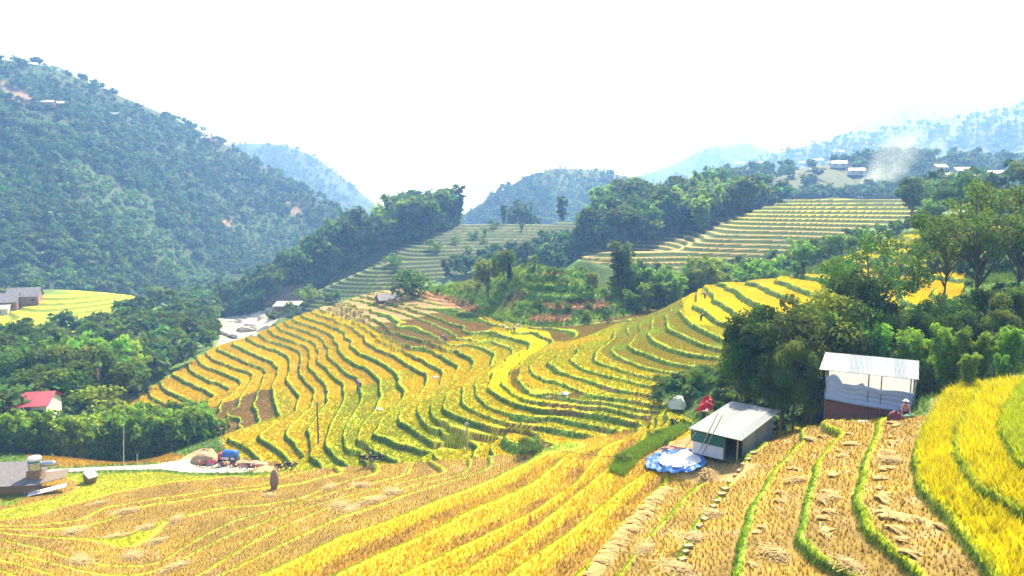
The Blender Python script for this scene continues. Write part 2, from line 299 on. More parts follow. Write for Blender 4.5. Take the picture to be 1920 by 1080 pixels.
def ground(px, py, dmin=0.0):            # first ground point that the camera sees there
    a, e = aze(px, py); c = int(np.clip(round((float(a) - AZ[0]) / R(.088)), 0, NC - 1)); col = EL[:, c]
    k = np.nonzero((col >= float(e)) & (np.exp(VR) > dmin))[0]; k = k[0] if len(k) else NR - 1
    D = math.exp(VR[k])
    if k and col[k - 1] < float(e):
        tt = (float(e) - col[k - 1]) / (col[k] - col[k - 1]); D = math.exp(VR[k - 1] + tt * (VR[k] - VR[k - 1]))
    return Vector((D * math.sin(float(a)), D * math.cos(float(a)), float(e) * D))
def hz(x, y, arr=None):
    arr = Z if arr is None else arr
    v = np.log(np.hypot(x, y)); a = np.arctan2(x, y)
    r = np.clip(np.interp(v, VR, np.arange(NR)), 0, NR - 1.001); c = np.clip((a - AZ[0]) / R(.088), 0, NC - 1.001)
    i = np.floor(r).astype(int); j = np.floor(c).astype(int); fr = r - i; fc = c - j
    return (arr[i, j] * (1 - fc) + arr[i, j + 1] * fc) * (1 - fr) + (arr[i + 1, j] * (1 - fc) + arr[i + 1, j + 1] * fc) * fr
def atD(px, D):                          # ground point in that direction at distance D
    a, _ = aze(px, 540); a = float(a); x, y = D * math.sin(a), D * math.cos(a); return Vector((x, y, float(hz(x, y))))
# ------------------------------------------------------------------ materials
def new_mat(name):
    m = bpy.data.materials.new(name); m.use_nodes = True; nt = m.node_tree; nt.nodes.clear()
    out = nt.nodes.new('ShaderNodeOutputMaterial'); return m, nt, out
def nd(nt, t, **kw):
    n = nt.nodes.new(t)
    for k, v in kw.items():
        if k in n.bl_rna.properties and not k[0].isupper(): setattr(n, k, v)
        else: n.inputs[k.replace('_', ' ')].default_value = v
    return n
def noise_fac(nt, scale, detail=4, rough=.6, lo=.3, hi=.7, a=0., b=1., coord='Object'):
    tc = nd(nt, 'ShaderNodeTexCoord'); n = nd(nt, 'ShaderNodeTexNoise', Scale=scale, Detail=detail, Roughness=rough)
    nt.links.new(tc.outputs[coord], n.inputs['Vector'])
    mr = nd(nt, 'ShaderNodeMapRange', From_Min=lo, From_Max=hi, To_Min=a, To_Max=b); nt.links.new(n.outputs['Fac'], mr.inputs['Value'])
    return mr.outputs[0]
def mul_col(nt, col, fac):
    m = nd(nt, 'ShaderNodeVectorMath', operation='SCALE'); nt.links.new(col, m.inputs[0]); nt.links.new(fac, m.inputs['Scale']); return m.outputs[0]
def plain(name, c, rough=.7, metal=0., var=.18, scale=6., bump=0., c2=None, trans=0.):
    m, nt, out = new_mat(name); p = nd(nt, 'ShaderNodeBsdfPrincipled', Roughness=rough, Metallic=metal)
    mx = nd(nt, 'ShaderNodeMix', data_type='RGBA'); mx.inputs['A'].default_value = (*c, 1)
    d = c2 if c2 else tuple(v * (1 - 2 * var) for v in c); mx.inputs['B'].default_value = (*d, 1)
    f = noise_fac(nt, scale); nt.links.new(f, mx.inputs['Factor']); nt.links.new(mx.outputs['Result'], p.inputs['Base Color'])
    if bump:
        b = nd(nt, 'ShaderNodeBump', Strength=bump, Distance=.05); nt.links.new(f, b.inputs['Height']); nt.links.new(b.outputs[0], p.inputs['Normal'])
    if trans:
        tr = nd(nt, 'ShaderNodeBsdfTranslucent'); nt.links.new(mx.outputs['Result'], tr.inputs['Color'])
        ms = nd(nt, 'ShaderNodeMixShader', Fac=trans); nt.links.new(p.outputs[0], ms.inputs[1]); nt.links.new(tr.outputs[0], ms.inputs[2]); nt.links.new(ms.outputs[0], out.inputs[0])
    else: nt.links.new(p.outputs[0], out.inputs[0])
    return m
def ribbed(name, c, c2, period, rough=.45, metal=.5, axis=0, rust=None):   # corrugated sheet: ribs along one local axis, sheets of slightly unlike tone
    m, nt, out = new_mat(name); p = nd(nt, 'ShaderNodeBsdfPrincipled', Roughness=rough, Metallic=metal)
    tc = nd(nt, 'ShaderNodeTexCoord'); sx = nd(nt, 'ShaderNodeSeparateXYZ'); nt.links.new(tc.outputs['Object'], sx.inputs[0])
    mt = nd(nt, 'ShaderNodeMath', operation='MULTIPLY'); mt.inputs[1].default_value = 2 * math.pi / period; nt.links.new(sx.outputs[axis], mt.inputs[0])
    sn = nd(nt, 'ShaderNodeMath', operation='SINE'); nt.links.new(mt.outputs[0], sn.inputs[0])
    b = nd(nt, 'ShaderNodeBump', Strength=.6, Distance=.04); nt.links.new(sn.outputs[0], b.inputs['Height']); nt.links.new(b.outputs[0], p.inputs['Normal'])
    fl = nd(nt, 'ShaderNodeMath', operation='MULTIPLY'); fl.inputs[1].default_value = 1 / .72; nt.links.new(sx.outputs[axis], fl.inputs[0])
    fr = nd(nt, 'ShaderNodeMath', operation='FLOOR'); nt.links.new(fl.outputs[0], fr.inputs[0])
    wn_ = nd(nt, 'ShaderNodeTexWhiteNoise', noise_dimensions='1D'); nt.links.new(fr.outputs[0], wn_.inputs['W'])
    mx = nd(nt, 'ShaderNodeMix', data_type='RGBA'); mx.inputs['A'].default_value = (*c, 1); mx.inputs['B'].default_value = (*c2, 1); nt.links.new(wn_.outputs['Value'], mx.inputs['Factor'])
    m2 = nd(nt, 'ShaderNodeMix', data_type='RGBA'); nt.links.new(mx.outputs['Result'], m2.inputs['A']); m2.inputs['B'].default_value = (*(rust or tuple(v * .6 for v in c2)), 1)
    nt.links.new(noise_fac(nt, 1.6, 5, .7, .52, .75, 0, .7), m2.inputs['Factor']); nt.links.new(m2.outputs['Result'], p.inputs['Base Color']); nt.links.new(p.outputs[0], out.inputs[0]); return m
def brick_mat(name):
    m, nt, out = new_mat(name); p = nd(nt, 'ShaderNodeBsdfPrincipled', Roughness=.85)
    tc = nd(nt, 'ShaderNodeTexCoord'); mp = nd(nt, 'ShaderNodeMapping'); mp.inputs['Rotation'].default_value = (R(90), 0, 0); nt.links.new(tc.outputs['Object'], mp.inputs[0])
    b = nd(nt, 'ShaderNodeTexBrick', Scale=4.0); b.inputs['Color1'].default_value = (.22, .07, .045, 1); b.inputs['Color2'].default_value = (.14, .045, .035, 1); b.inputs['Mortar'].default_value = (.2, .15, .13, 1); b.inputs['Mortar Size'].default_value = .015
    nt.links.new(mp.outputs[0], b.inputs['Vector']); nt.links.new(b.outputs['Color'], p.inputs['Base Color']); nt.links.new(p.outputs[0], out.inputs[0]); return m
def attr_mat(name, trans=0., noise=None, rough=.85, rnd=0., spec=.2):   # colour carried by the mesh, broken up by noise; optional light through thin leaves
    m, nt, out = new_mat(name); a = nd(nt, 'ShaderNodeAttribute', attribute_name='tint'); col = a.outputs['Color']
    for sc_, amp in (noise or ()):
        col = mul_col(nt, col, noise_fac(nt, sc_, 3, .65, .3, .7, 1 - amp, 1 + amp))
    if rnd:
        oi = nd(nt, 'ShaderNodeObjectInfo'); hs = nd(nt, 'ShaderNodeHueSaturation')
        h1 = nd(nt, 'ShaderNodeMapRange', To_Min=.5 - rnd * .12, To_Max=.5 + rnd * .06); nt.links.new(oi.outputs['Random'], h1.inputs['Value']); nt.links.new(h1.outputs[0], hs.inputs['Hue'])
        w_ = nd(nt, 'ShaderNodeTexWhiteNoise', noise_dimensions='1D'); nt.links.new(oi.outputs['Random'], w_.inputs['W'])
        h2 = nd(nt, 'ShaderNodeMapRange', To_Min=1 - rnd, To_Max=1 + rnd); nt.links.new(w_.outputs['Value'], h2.inputs['Value']); nt.links.new(h2.outputs[0], hs.inputs['Value'])
        nt.links.new(col, hs.inputs['Color']); col = hs.outputs[0]
    p = nd(nt, 'ShaderNodeBsdfPrincipled', Roughness=rough); p.inputs['Specular IOR Level'].default_value = spec; nt.links.new(col, p.inputs['Base Color'])
    if trans:
        tr = nd(nt, 'ShaderNodeBsdfTranslucent'); nt.links.new(col, tr.inputs['Color']); ms = nd(nt, 'ShaderNodeMixShader', Fac=trans)
        nt.links.new(p.outputs[0], ms.inputs[1]); nt.links.new(tr.outputs[0], ms.inputs[2]); nt.links.new(ms.outputs[0], out.inputs[0])
    else: nt.links.new(p.outputs[0], out.inputs[0])
    return m
M_GROUND = attr_mat('field_ground', noise=((.45, .22), (3.2, .3), (14., .3)))
M_BLADE = attr_mat('rice_blades', .45)
M_LEAF = attr_mat('leaves', .48, rnd=.28, spec=.08, rough=.75)
M_FOREST = attr_mat('forest_leaves', .4)
M_BARK = plain('bark', (.16, .12, .085), .9, scale=3)
M_STRAW = plain('straw', (.62, .48, .20), .8, scale=5, c2=(.44, .31, .11), trans=.35)

# ------------------------------------------------------------------ mesh helpers
def mesh_np(name, verts, faces, mat=None, tint=None, smooth_=False, parent=None, link=True):
    verts = np.asarray(verts, np.float32); faces = np.asarray(faces, np.int32); k = faces.shape[1]
    me = bpy.data.meshes.new(name); me.vertices.add(len(verts)); me.vertices.foreach_set('co', verts.ravel())
    me.loops.add(faces.size); me.loops.foreach_set('vertex_index', faces.ravel())
    me.polygons.add(len(faces)); me.polygons.foreach_set('loop_start', np.arange(0, faces.size, k, dtype=np.int32))
    if smooth_: me.polygons.foreach_set('use_smooth', np.ones(len(faces), bool))
    if tint is not None:
        a = me.attributes.new('tint', 'FLOAT_COLOR', 'POINT'); c = np.ones((len(verts), 4), np.float32); c[:, :3] = tint; a.data.foreach_set('color', c.ravel())
    me.update(calc_edges=True)
    if mat: me.materials.append(mat)
    if not link: return me
    o = bpy.data.objects.new(name, me); COL.objects.link(o)
    if parent: o.parent = parent
    return o
def tag(o, label=None, cat=None, group=None, kind=None):
    for k, v in (('label', label), ('category', cat), ('group', group), ('kind', kind)):
        if v: o[k] = v
    return o
def empty(name, loc, rz=0., s=1.):
    o = bpy.data.objects.new(name, None); COL.objects.link(o); o.location = loc; o.rotation_euler = (0, 0, rz); o.scale = (s, s, s); o.empty_display_size = .2; return o
class MB:
    def __init__(s): s.v = []; s.f = []
    def add(s, vs, fs): n = len(s.v); s.v += [tuple(v) for v in vs]; s.f += [tuple(i + n for i in f) for f in fs]; return s
    def box(s, c, d, rot=None, top=1.0):
        x, y, z = (k / 2 for k in d); vs = [Vector((i * x * (top if k > 0 else 1), j * y * (top if k > 0 else 1), k * z)) for k in (-1, 1) for j in (-1, 1) for i in (-1, 1)]
        if rot: m = Euler(rot).to_matrix(); vs = [m @ v for v in vs]
        return s.add([v + Vector(c) for v in vs], [(0, 2, 3, 1), (4, 5, 7, 6), (0, 1, 5, 4), (2, 6, 7, 3), (0, 4, 6, 2), (1, 3, 7, 5)])
    def tube(s, pts, rad, n=6, cap=True):
        pts = [Vector(p) for p in pts]; rad = rad if isinstance(rad, (list, tuple)) else [rad] * len(pts); vs = []; fs = []
        for i, p in enumerate(pts):
            d = (pts[min(i + 1, len(pts) - 1)] - pts[max(i - 1, 0)]).normalized(); a = d.orthogonal().normalized(); b = d.cross(a)
            if i and False: pass
            if abs(d.z) < .99: a = d.cross(Vector((0, 0, 1))).normalized(); b = d.cross(a)
            vs += [p + (a * math.cos(2 * math.pi * k / n) + b * math.sin(2 * math.pi * k / n)) * rad[i] for k in range(n)]
        for i in range(len(pts) - 1):
            for k in range(n): fs.append((i * n + k, i * n + (k + 1) % n, (i + 1) * n + (k + 1) % n, (i + 1) * n + k))
        if cap: fs += [tuple(range(n))[::-1], tuple(range((len(pts) - 1) * n, len(pts) * n))]
        return s.add(vs, fs)
    def lathe(s, prof, n=16, c=(0, 0, 0), axis='z'):
        vs = []; fs = []
        for r_, z in prof:
            for k in range(n):
                a = 2 * math.pi * k / n; p = (r_ * math.cos(a), r_ * math.sin(a), z)
                if axis == 'x': p = (z, r_ * math.cos(a), r_ * math.sin(a))
                if axis == 'y': p = (r_ * math.cos(a), z, r_ * math.sin(a))
                vs.append((p[0] + c[0], p[1] + c[1], p[2] + c[2]))
        m = len(prof)
        for i in range(m - 1):
            for k in range(n): fs.append((i * n + k, i * n + (k + 1) % n, (i + 1) * n + (k + 1) % n, (i + 1) * n + k))
        fs += [tuple(range(n))[::-1], tuple(range((m - 1) * n, m * n))]
        return s.add(vs, fs)
    def slab(s, quad, th):                       # a four-cornered sheet with thickness
        q = [Vector(v) for v in quad]; nn = (q[1] - q[0]).cross(q[3] - q[0]).normalized() * th
        return s.add(q + [v - nn for v in q], [(0, 1, 2, 3), (7, 6, 5, 4), (0, 4, 5, 1), (1, 5, 6, 2), (2, 6, 7, 3), (3, 7, 4, 0)])
    def build(s, name, mat, parent=None, smooth_=False, bevel=0.):
        me = bpy.data.meshes.new(name); me.from_pydata(s.v, [], s.f); me.update()
        bm = bmesh.new(); bm.from_mesh(me); bmesh.ops.recalc_face_normals(bm, faces=bm.faces); bm.to_mesh(me); bm.free()
        me.materials.append(mat); o = bpy.data.objects.new(name, me); COL.objects.link(o)
        if parent: o.parent = parent
        if smooth_: me.polygons.foreach_set('use_smooth', [True] * len(me.polygons))
        if bevel: b = o.modifiers.new('bevel', 'BEVEL'); b.width = bevel; b.segments = 2; b.limit_method = 'ANGLE'
        return o
def cloth(name, outline, hfun, mat, parent=None, n=26, th=.01):   # a rumpled sheet filling an outline (x, y), heights from hfun
    xs = [p[0] for p in outline]; ys = [p[1] for p in outline]
    cx, cy = sum(xs) / len(xs), sum(ys) / len(ys); vs = []; fs = []; m = len(outline)
    for r_ in range(n + 1):
        t = r_ / n
        for x, y in outline: vs.append((cx + (x - cx) * t, cy + (y - cy) * t, hfun(cx + (x - cx) * t, cy + (y - cy) * t, t)))
    for r_ in range(n):
        for k in range(m): fs.append((r_ * m + k, (r_ + 1) * m + k, (r_ + 1) * m + (k + 1) % m, r_ * m + (k + 1) % m))
    me = bpy.data.meshes.new(name); me.from_pydata(vs, [], fs); me.materials.append(mat); o = bpy.data.objects.new(name, me); COL.objects.link(o)
    sd_ = o.modifiers.new('thickness', 'SOLIDIFY'); sd_.thickness = th; sd_.offset = 0
    if parent: o.parent = parent
    return o

# ------------------------------------------------------------------ ground colours (what grows there)
def C(*c): return np.array(c)
GOLD, BRIGHT, YG = C(.49, .355, .006), C(.60, .52, .005), C(.29, .315, .010)
STUB, SOIL, EARTH = C(.245, .165, .022), C(.16, .11, .028), C(.30, .13, .06)
BANK, LIPC, SCRUB, GRASS = C(.07, .14, .011), C(.36, .44, .018), C(.07, .13, .022), C(.15, .25, .02)
n1 = fbm(X / 3.0, Y / 3.0, 5, 4)[..., None]; n2 = fbm(X / 11.0, Y / 11.0, 9, 3)[..., None]; n3 = fbm(X / .9, Y / .9, 15, 2)[..., None]
kk = KI.astype(int); rk = (((kk * 7919) % 97) / 97.0)[..., None]
GC = SCRUB * (.7 + .7 * n1) + np.zeros(Z.shape + (3,))
def mixc(a, b, t): return a * (1 - t) + b * t
base = mixc(YG * (.8 + .5 * n1), GOLD, np.clip((n2 - .42) * 3 + .35 * rk, 0, 1))
P_GOLD = [(190,800),(205,765),(300,715),(430,630),(590,565),(592,583),(622,590),(676,606),(735,640),(762,655),(798,673),(822,670),(820,697),(790,697),(770,695),(742,697),(735,708),(715,710),(708,720),(680,722),(670,732),(648,733),(640,745),(615,747),(608,755),(590,755),(577,767),(552,768),(545,745),(533,717),(515,718),(505,732),(486,731),(475,745),(452,745),(443,757),(412,758),(380,790)]
P_CUT1 = [(592,583),(590,560),(640,545),(715,530),(780,535),(880,575),(930,612),(905,624),(870,632),(835,644),(800,662),(762,658),(735,640),(676,606),(622,590)]
P_CUT2 = [(385,772),(415,757),(452,745),(486,731),(505,732),(520,780),(480,795),(418,816),(385,797)]
P_BRIGHT = [(962,620),(975,615),(1030,624),(1036,642),(1000,664),(955,697),(953,718),(972,738),(1010,750),(1085,758),(1085,770),(1000,766),(945,748),(912,728),(917,700),(940,680),(990,650),(992,640),(930,624)]
P_BROWN = [(956,698),(976,690),(972,712),(1010,735),(1090,738),(1090,748),(1000,745),(975,738),(956,720)]
P_BROWN2 = [(1036,640),(1030,624),(975,612),(1040,612),(1120,598),(1200,582),(1210,590),(1150,610),(1090,635),(1060,642)]
P_SPUR = [(1125,660),(1180,600),(1230,570),(1290,550),(1275,590),(1290,610),(1360,640),(1375,700),(1300,702),(1200,690),(1150,680)]
P_RGOLD = [(1278,560),(1320,530),(1560,505),(1820,505),(1820,565),(1560,600),(1450,605),(1392,625),(1340,612),(1290,608)]
base = np.where(in_poly(PX, PY, P_GOLD)[..., None], GOLD * (.85 + .35 * n1) * (1 + .25 * (rk - .5)), base)
base = np.where((in_poly(PX, PY, P_CUT1) | in_poly(PX, PY, P_CUT2))[..., None], mixc(C(.27, .165, .06), C(.16, .11, .04), np.clip(n1 * 2 - .6, 0, 1)), base)
base = np.where(in_poly(PX, PY, P_BRIGHT)[..., None], BRIGHT * (.9 + .2 * n1), base)
base = np.where((in_poly(PX, PY, P_BROWN) | in_poly(PX, PY, P_BROWN2))[..., None], mixc(STUB, SOIL, n1), base)
base = np.where(in_poly(PX, PY, P_SPUR)[..., None], mixc(mixc(STUB, YG, .45), GRASS * 1.4, np.clip((n1 - .5) * 4, 0, 1)), base)
base = np.where(in_poly(PX, PY, P_RGOLD)[..., None], mixc(BRIGHT, GOLD, np.clip(n2 * 2 - .6, 0, 1)), base)
ph = PH[..., None]
lip = np.exp(-((ph - .045) / .05) ** 2); ris = smooth((ph - .83) / .03) * (ph <= 1.01)
GM = mixc(base, LIPC * (.8 + .4 * n3), np.clip(lip * .95, 0, 1)); GM = mixc(GM, mixc(BANK, EARTH * .6, np.clip((n1 - .55) * 4, 0, .8)), ris)
stp = np.clip((blur(np.abs(np.gradient(Z0, axis=0) / np.gradient(DD, axis=0)), 4) - .42) * 8, 0, 1)[..., None] * smooth((ph - .74) / .06)
GM = mixc(GM, mixc(mixc(BANK * 1.1, EARTH * .7, np.clip((fbm((X + Y) / 2.2, Z * 1.6, 61, 3)[..., None] - .45) * 6, 0, 1)), LIPC, np.clip(lip * 1.2, 0, 1)), stp * .85)
GC = np.where(inM[..., None], GM, GC)
mid = mixc(C(.58, .46, .012), C(.30, .20, .05), np.clip((PY[..., None] - 395) / 40, 0, 1)); mid = mixc(mid, C(.11, .16, .02), np.clip((n2 - .6) * 4, 0, .6))
mid = mixc(mid, BANK * .55, smooth((ph - .40) / .1)); GC = np.where(inTM[..., None], mid, GC)
wood_ = ~(inM | inF | inTM | inTF | inR2 | inTL | inTU | inRV | inK)
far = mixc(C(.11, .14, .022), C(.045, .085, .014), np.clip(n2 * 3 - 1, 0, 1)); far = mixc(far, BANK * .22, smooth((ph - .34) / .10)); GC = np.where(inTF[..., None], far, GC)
GC = np.where(inR2[..., None], mixc(BRIGHT, BANK, smooth((ph - .68) / .1) * .8), GC)
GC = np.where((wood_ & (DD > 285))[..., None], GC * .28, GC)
lf = mixc(mixc(BRIGHT * .95, GRASS, np.clip((565 - PY[..., None]) / 30 + (n2 - .5), 0, 1)), BANK, smooth((ph - .55) / .1) * .85); GC = np.where(inTL[..., None], lf, GC)
GC = np.where(inTU[..., None], mixc(C(.042, .062, .012), C(.016, .032, .007), smooth((ph - .5) / .2)), GC)
GC = np.where(inK[..., None], mixc(mixc(mixc(C(.26, .38, .025), GRASS, np.clip((PY[..., None] - 515) / 25, 0, 1)), C(.30, .16, .08), np.clip((n2 - .54) * 6 + (PX[..., None] - 1030) / 260, 0, 1)), BANK * 1.2, smooth((ph - .5) / .15)), GC)
slip = in_poly(PX, PY, [(770,548),(800,545),(880,566),(905,580),(880,585),(830,572)]) | in_poly(PX, PY, [(1010,568),(1130,560),(1150,580),(1040,582)]) | in_poly(PX, PY, [(1000,590),(1080,588),(1060,605),(990,603)])
GC = np.where((slip & (DD > 110) & (DD < 180))[..., None], C(.30, .15, .07) * (.7 + .6 * n1), GC)
# near field: cut rows, standing gold rows, ripe plot on the right
fl = KI - 100
fstub = mixc(mixc(STUB * 1.08, SOIL * 1.1, np.clip(n1 * 2.2 - .7, 0, 1)), C(.30, .21, .10), np.clip((n3 - .66) * 5, 0, .7))
fgold = mixc(mixc(C(.44, .34, .010), C(.40, .27, .011), np.clip(n1 * 2 - .6, 0, 1)), mixc(C(.24, .135, .024), C(.38, .25, .012), np.clip(n1 * 3 - 1.2, 0, 1)), smooth((ph - .30) / .25))
isg = ((fl >= 8) & (fl <= 12)) | in_poly(PX, PY, [(60,850),(250,845),(345,856),(345,866),(180,872),(60,874)])
isr = fl >= 19
FB = np.where(isg[..., None], fgold, np.where(isr[..., None], mixc(BRIGHT * (.8 + .4 * n1), C(.40, .40, .01), np.clip((n2 - .5) * 3, 0, .7)), fstub))
blip = np.clip(np.exp(-((ph - .02) / .04) ** 2) + np.exp(-((ph - .99) / .035) ** 2), 0, 1)
FB = mixc(FB, mixc(C(.38, .42, .012), GRASS * 1.5, np.clip((n2 - .5) * 5, 0, 1)), blip * np.where(fl[..., None] > 12, 1, .8))
FB = mixc(FB, BANK, smooth((ph - .90) / .04) * (fl[..., None] > 13) * smooth((ph < .97) * 1.0))
GC = np.where(inF[..., None], FB, GC)
GC = np.where((in_poly(PX, PY, [(0,905),(60,895),(80,905),(30,945),(0,950)]) & inF)[..., None], GRASS * .8, GC)
yard = in_poly(PX, PY, [(1230,840),(1300,815),(1380,865),(1420,870),(1380,905),(1300,905),(1215,880)]) & inF
GC = np.where(yard[..., None], mixc(C(.36, .25, .085), C(.24, .13, .05), n1), GC)
sandy = in_poly(PX, PY, [(330,866),(365,845),(385,840),(420,855),(520,868),(530,882),(480,886)]) & (DD > 85) & (DD < 112)
GC = np.where(sandy[..., None], C(.36, .22, .11) * (.8 + .4 * n1), GC)
gbank = in_poly(PX, PY, [(1145,885),(1160,862),(1240,812),(1292,802),(1282,812),(1195,862),(1170,893)]) & inF
GC = np.where(gbank[..., None], mixc(C(.20, .33, .025), GRASS * .7, np.clip((n1 - .4) * 4, 0, 1)), GC)
# woods floor and far slopes: dark green with lighter scrub and a few red scars
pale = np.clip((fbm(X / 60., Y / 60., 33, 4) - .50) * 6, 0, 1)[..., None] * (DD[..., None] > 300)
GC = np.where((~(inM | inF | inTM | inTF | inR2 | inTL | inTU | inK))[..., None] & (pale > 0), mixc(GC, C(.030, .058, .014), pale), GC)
scar = in_poly(PX, PY, [(0,155),(30,165),(75,190),(50,192),(10,180)]) | in_poly(PX, PY, [(415,405),(428,410),(448,440),(436,446),(418,425)]) | in_poly(PX, PY, [(270,212),(288,222),(280,230)]) | in_poly(PX, PY, [(530,375),(565,395),(575,412),(548,405)]) | in_poly(PX, PY, [(505,545),(570,530),(575,560),(490,572)])
GC = np.where(scar[..., None], C(.17, .115, .075), GC)
GC = np.where((inRV)[..., None], mixc(C(.46, .41, .33), C(.28, .26, .21), np.clip((fbm(X / 4, Y / 4, 3, 3)[..., None] - .5) * 6, 0, 1)), GC)
# one sheet, split by what it is
vid = np.arange(NR * NC).reshape(NR, NC); q4 = np.stack([vid[:-1, :-1], vid[:-1, 1:], vid[1:, 1:], vid[1:, :-1]], -1)
VERT = np.stack([X, Y, Z], -1).reshape(-1, 3)
def sheet(name, mask, mat, dz=0.):
    fm = mask[:-1, :-1]; fs = q4[fm]
    used = np.unique(fs); rem = np.full(NR * NC, -1); rem[used] = np.arange(len(used)); vv = VERT[used].copy(); vv[:, 2] += dz
    o = mesh_np(name, vv, rem[fs], mat, GC.reshape(-1, 3)[used], True); o['kind'] = 'structure'; return o
rest = ~(inM | inF | inRV)
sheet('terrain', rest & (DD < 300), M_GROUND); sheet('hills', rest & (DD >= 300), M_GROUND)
sheet('rice_terraces', inM, M_GROUND); sheet('field', inF & ~inM, M_GROUND); sheet('river_bed', inRV, M_GROUND)
# water in the bed and the concrete road, laid on top
wat = inRV & (fbm(X / 6, Y / 14, 91, 3) > .50)
M_WATER = plain('water', (.30, .28, .20), .12, scale=2, c2=(.50, .47, .39))
sheet('river', wat, M_WATER, .12)
M_CONC = plain('concrete', (.40, .37, .30), .85, scale=.8, c2=(.27, .23, .16)); sheet('road', inRD, M_CONC, .06)

# ------------------------------------------------------------------ blades: standing rice, stubble, bank grass (nobody could count them)
def tufts(name, px_, py_, pz_, h, wd, col, nb=4, lean=.35, mat=M_BLADE, spread=.05):
    n = len(px_); vs = np.empty((n, nb, 3, 3), np.float32); a = RNG.uniform(0, 2 * np.pi, (n, nb)); hh = h[:, None] * RNG.uniform(.6, 1.15, (n, nb)); w_ = wd[:, None] * RNG.uniform(.7, 1.3, (n, nb))
    bx = px_[:, None] + RNG.normal(0, 1, (n, nb)) * spread * (1 + 2 * wd[:, None]); by = py_[:, None] + RNG.normal(0, 1, (n, nb)) * spread * (1 + 2 * wd[:, None]); la = a + RNG.uniform(-1.2, 1.2, (n, nb)); ll = hh * lean * RNG.uniform(.2, 1.3, (n, nb))
    vs[:, :, 0] = np.stack([bx - np.cos(a) * w_ / 2, by - np.sin(a) * w_ / 2, pz_[:, None] - .05 + 0 * bx], -1)
    vs[:, :, 1] = np.stack([bx + np.cos(a) * w_ / 2, by + np.sin(a) * w_ / 2, pz_[:, None] - .05 + 0 * bx], -1)
    vs[:, :, 2] = np.stack([bx + np.cos(la) * ll, by + np.sin(la) * ll, pz_[:, None] + hh], -1)
    c = np.repeat(col[:, None], nb * 3, 1).reshape(-1, 3) * RNG.uniform(.75, 1.25, (n * nb, 1, 1)).repeat(3, 1).reshape(-1, 1)
    o = mesh_np(name, vs.reshape(-1, 3), np.arange(n * nb * 3).reshape(-1, 3), mat, c); o['kind'] = 'stuff'; return o
cell = DD * R(.088) * np.gradient(DD, axis=0)
VISD = blur(VIS, 3) > .12
def scatter(mask, n, wt=None):
    w_ = (cell * (mask & VISD) * (1 if wt is None else wt)).ravel(); p = np.cumsum(w_); k = np.searchsorted(p, RNG.uniform(0, p[-1], n)); k = np.clip(k, 0, NR * NC - 1)
    r_, c_ = k // NC, k % NC; d = DD[r_, c_] * (1 + RNG.uniform(-.5, .5, n) * .003); a = AZ[c_] + RNG.uniform(-.5, .5, n) * R(.088)
    x, y = d * np.sin(a), d * np.cos(a); return x, y, hz(x, y), r_, c_
slope0 = blur(np.abs(np.gradient(Z0, axis=0) / np.gradient(DD, axis=0)), 4)
flat = (slope0 < .42) 
standing = inM & flat & (GC[..., 0] > .285) & (GC[..., 2] < .035) & (PH > .10) & (PH < .84)
x, y, z, r_, c_ = scatter(standing, 120000); tufts('rice_plants', x, y, z, RNG.uniform(.15, .30, len(x)), RNG.uniform(.08, .16, len(x)), GC[r_, c_] * RNG.uniform(.8, 1.25, (len(x), 1)), 4)
cut = inM & (DD < 150) & flat & ~standing & (PH > .10) & (PH < .84)
x, y, z, r_, c_ = scatter(cut, 60000); tufts('rice_stubble', x, y, z, RNG.uniform(.10, .22, len(x)), RNG.uniform(.08, .16, len(x)), mixc(GC[r_, c_], C(.30, .25, .04), .3), 3)
bk = inM & ((PH > .84) | ((PH > 0) & (PH < .09)))
x, y, z, r_, c_ = scatter(bk, 90000); pf = PH[r_, c_][:, None]
tufts('bank_grass', x, y, z, np.where(pf[:, 0] > .8, RNG.uniform(.06, .20, len(x)), RNG.uniform(.05, .12, len(x))), RNG.uniform(.05, .12, len(x)), np.where(pf > .8, mixc(BANK * .9, GRASS * .75, RNG.uniform(0, .8, (len(x), 1))), mixc(LIPC, GRASS, RNG.uniform(0, .35, (len(x), 1)))), 4, .6)
# near field in planted rows that follow the banks
def rowpts(mask, sp, jit):
    o = []
    k = np.nonzero((mask & VISD).ravel())[0]; xs, ys = X.ravel()[k], Y.ravel()[k]
    gx = np.arange(xs.min(), xs.max(), sp); gy = np.arange(ys.min(), ys.max(), sp); a, b = np.meshgrid(gx, gy); a = a.ravel(); b = b.ravel()
    th = .62; a2 = a + RNG.normal(0, jit, len(a)); b2 = b + RNG.normal(0, jit * .6, len(b)); d = np.hypot(a2, b2); az = np.arctan2(a2, b2)
    ok = (d > 13) & (np.abs(az) < R(46)); a2, b2, d, az = a2[ok], b2[ok], d[ok], az[ok]
    ri = np.clip(np.interp(np.log(d), VR, np.arange(NR)).round().astype(int), 0, NR - 1); ci = np.clip(((az - AZ[0]) / R(.088)).round().astype(int), 0, NC - 1)
    ok = (mask & VISD)[ri, ci]; return a2[ok], b2[ok], hz(a2[ok], b2[ok]), ri[ok], ci[ok]
inner = inF & (PH > .09) & (PH < .82) & ~inRD & ~sandy & ~yard & ~gbank
mst = inner & ~isg & ~isr 
x, y, z, r_, c_ = rowpts(mst, .24, .045); n = len(x); print('stubble', n)
colr = mixc(C(.40, .26, .028), C(.20, .12, .016), RNG.uniform(0, 1, (n, 1))); tufts('cut_rice_stubble', x, y, z, RNG.uniform(.10, .24, n), RNG.uniform(.04, .075, n), colr, 5, .3, spread=.025)
x, y, z, r_, c_ = rowpts(inner & isg, .25, .06); n = len(x); print('gold', n)
tufts('golden_rice_rows', x, y, z, RNG.uniform(.16, .34, n), RNG.uniform(.04, .09, n), mixc(GC[r_, c_], C(.46, .33, .025), RNG.uniform(0, .5, (n, 1))), 5, .6, spread=.05)
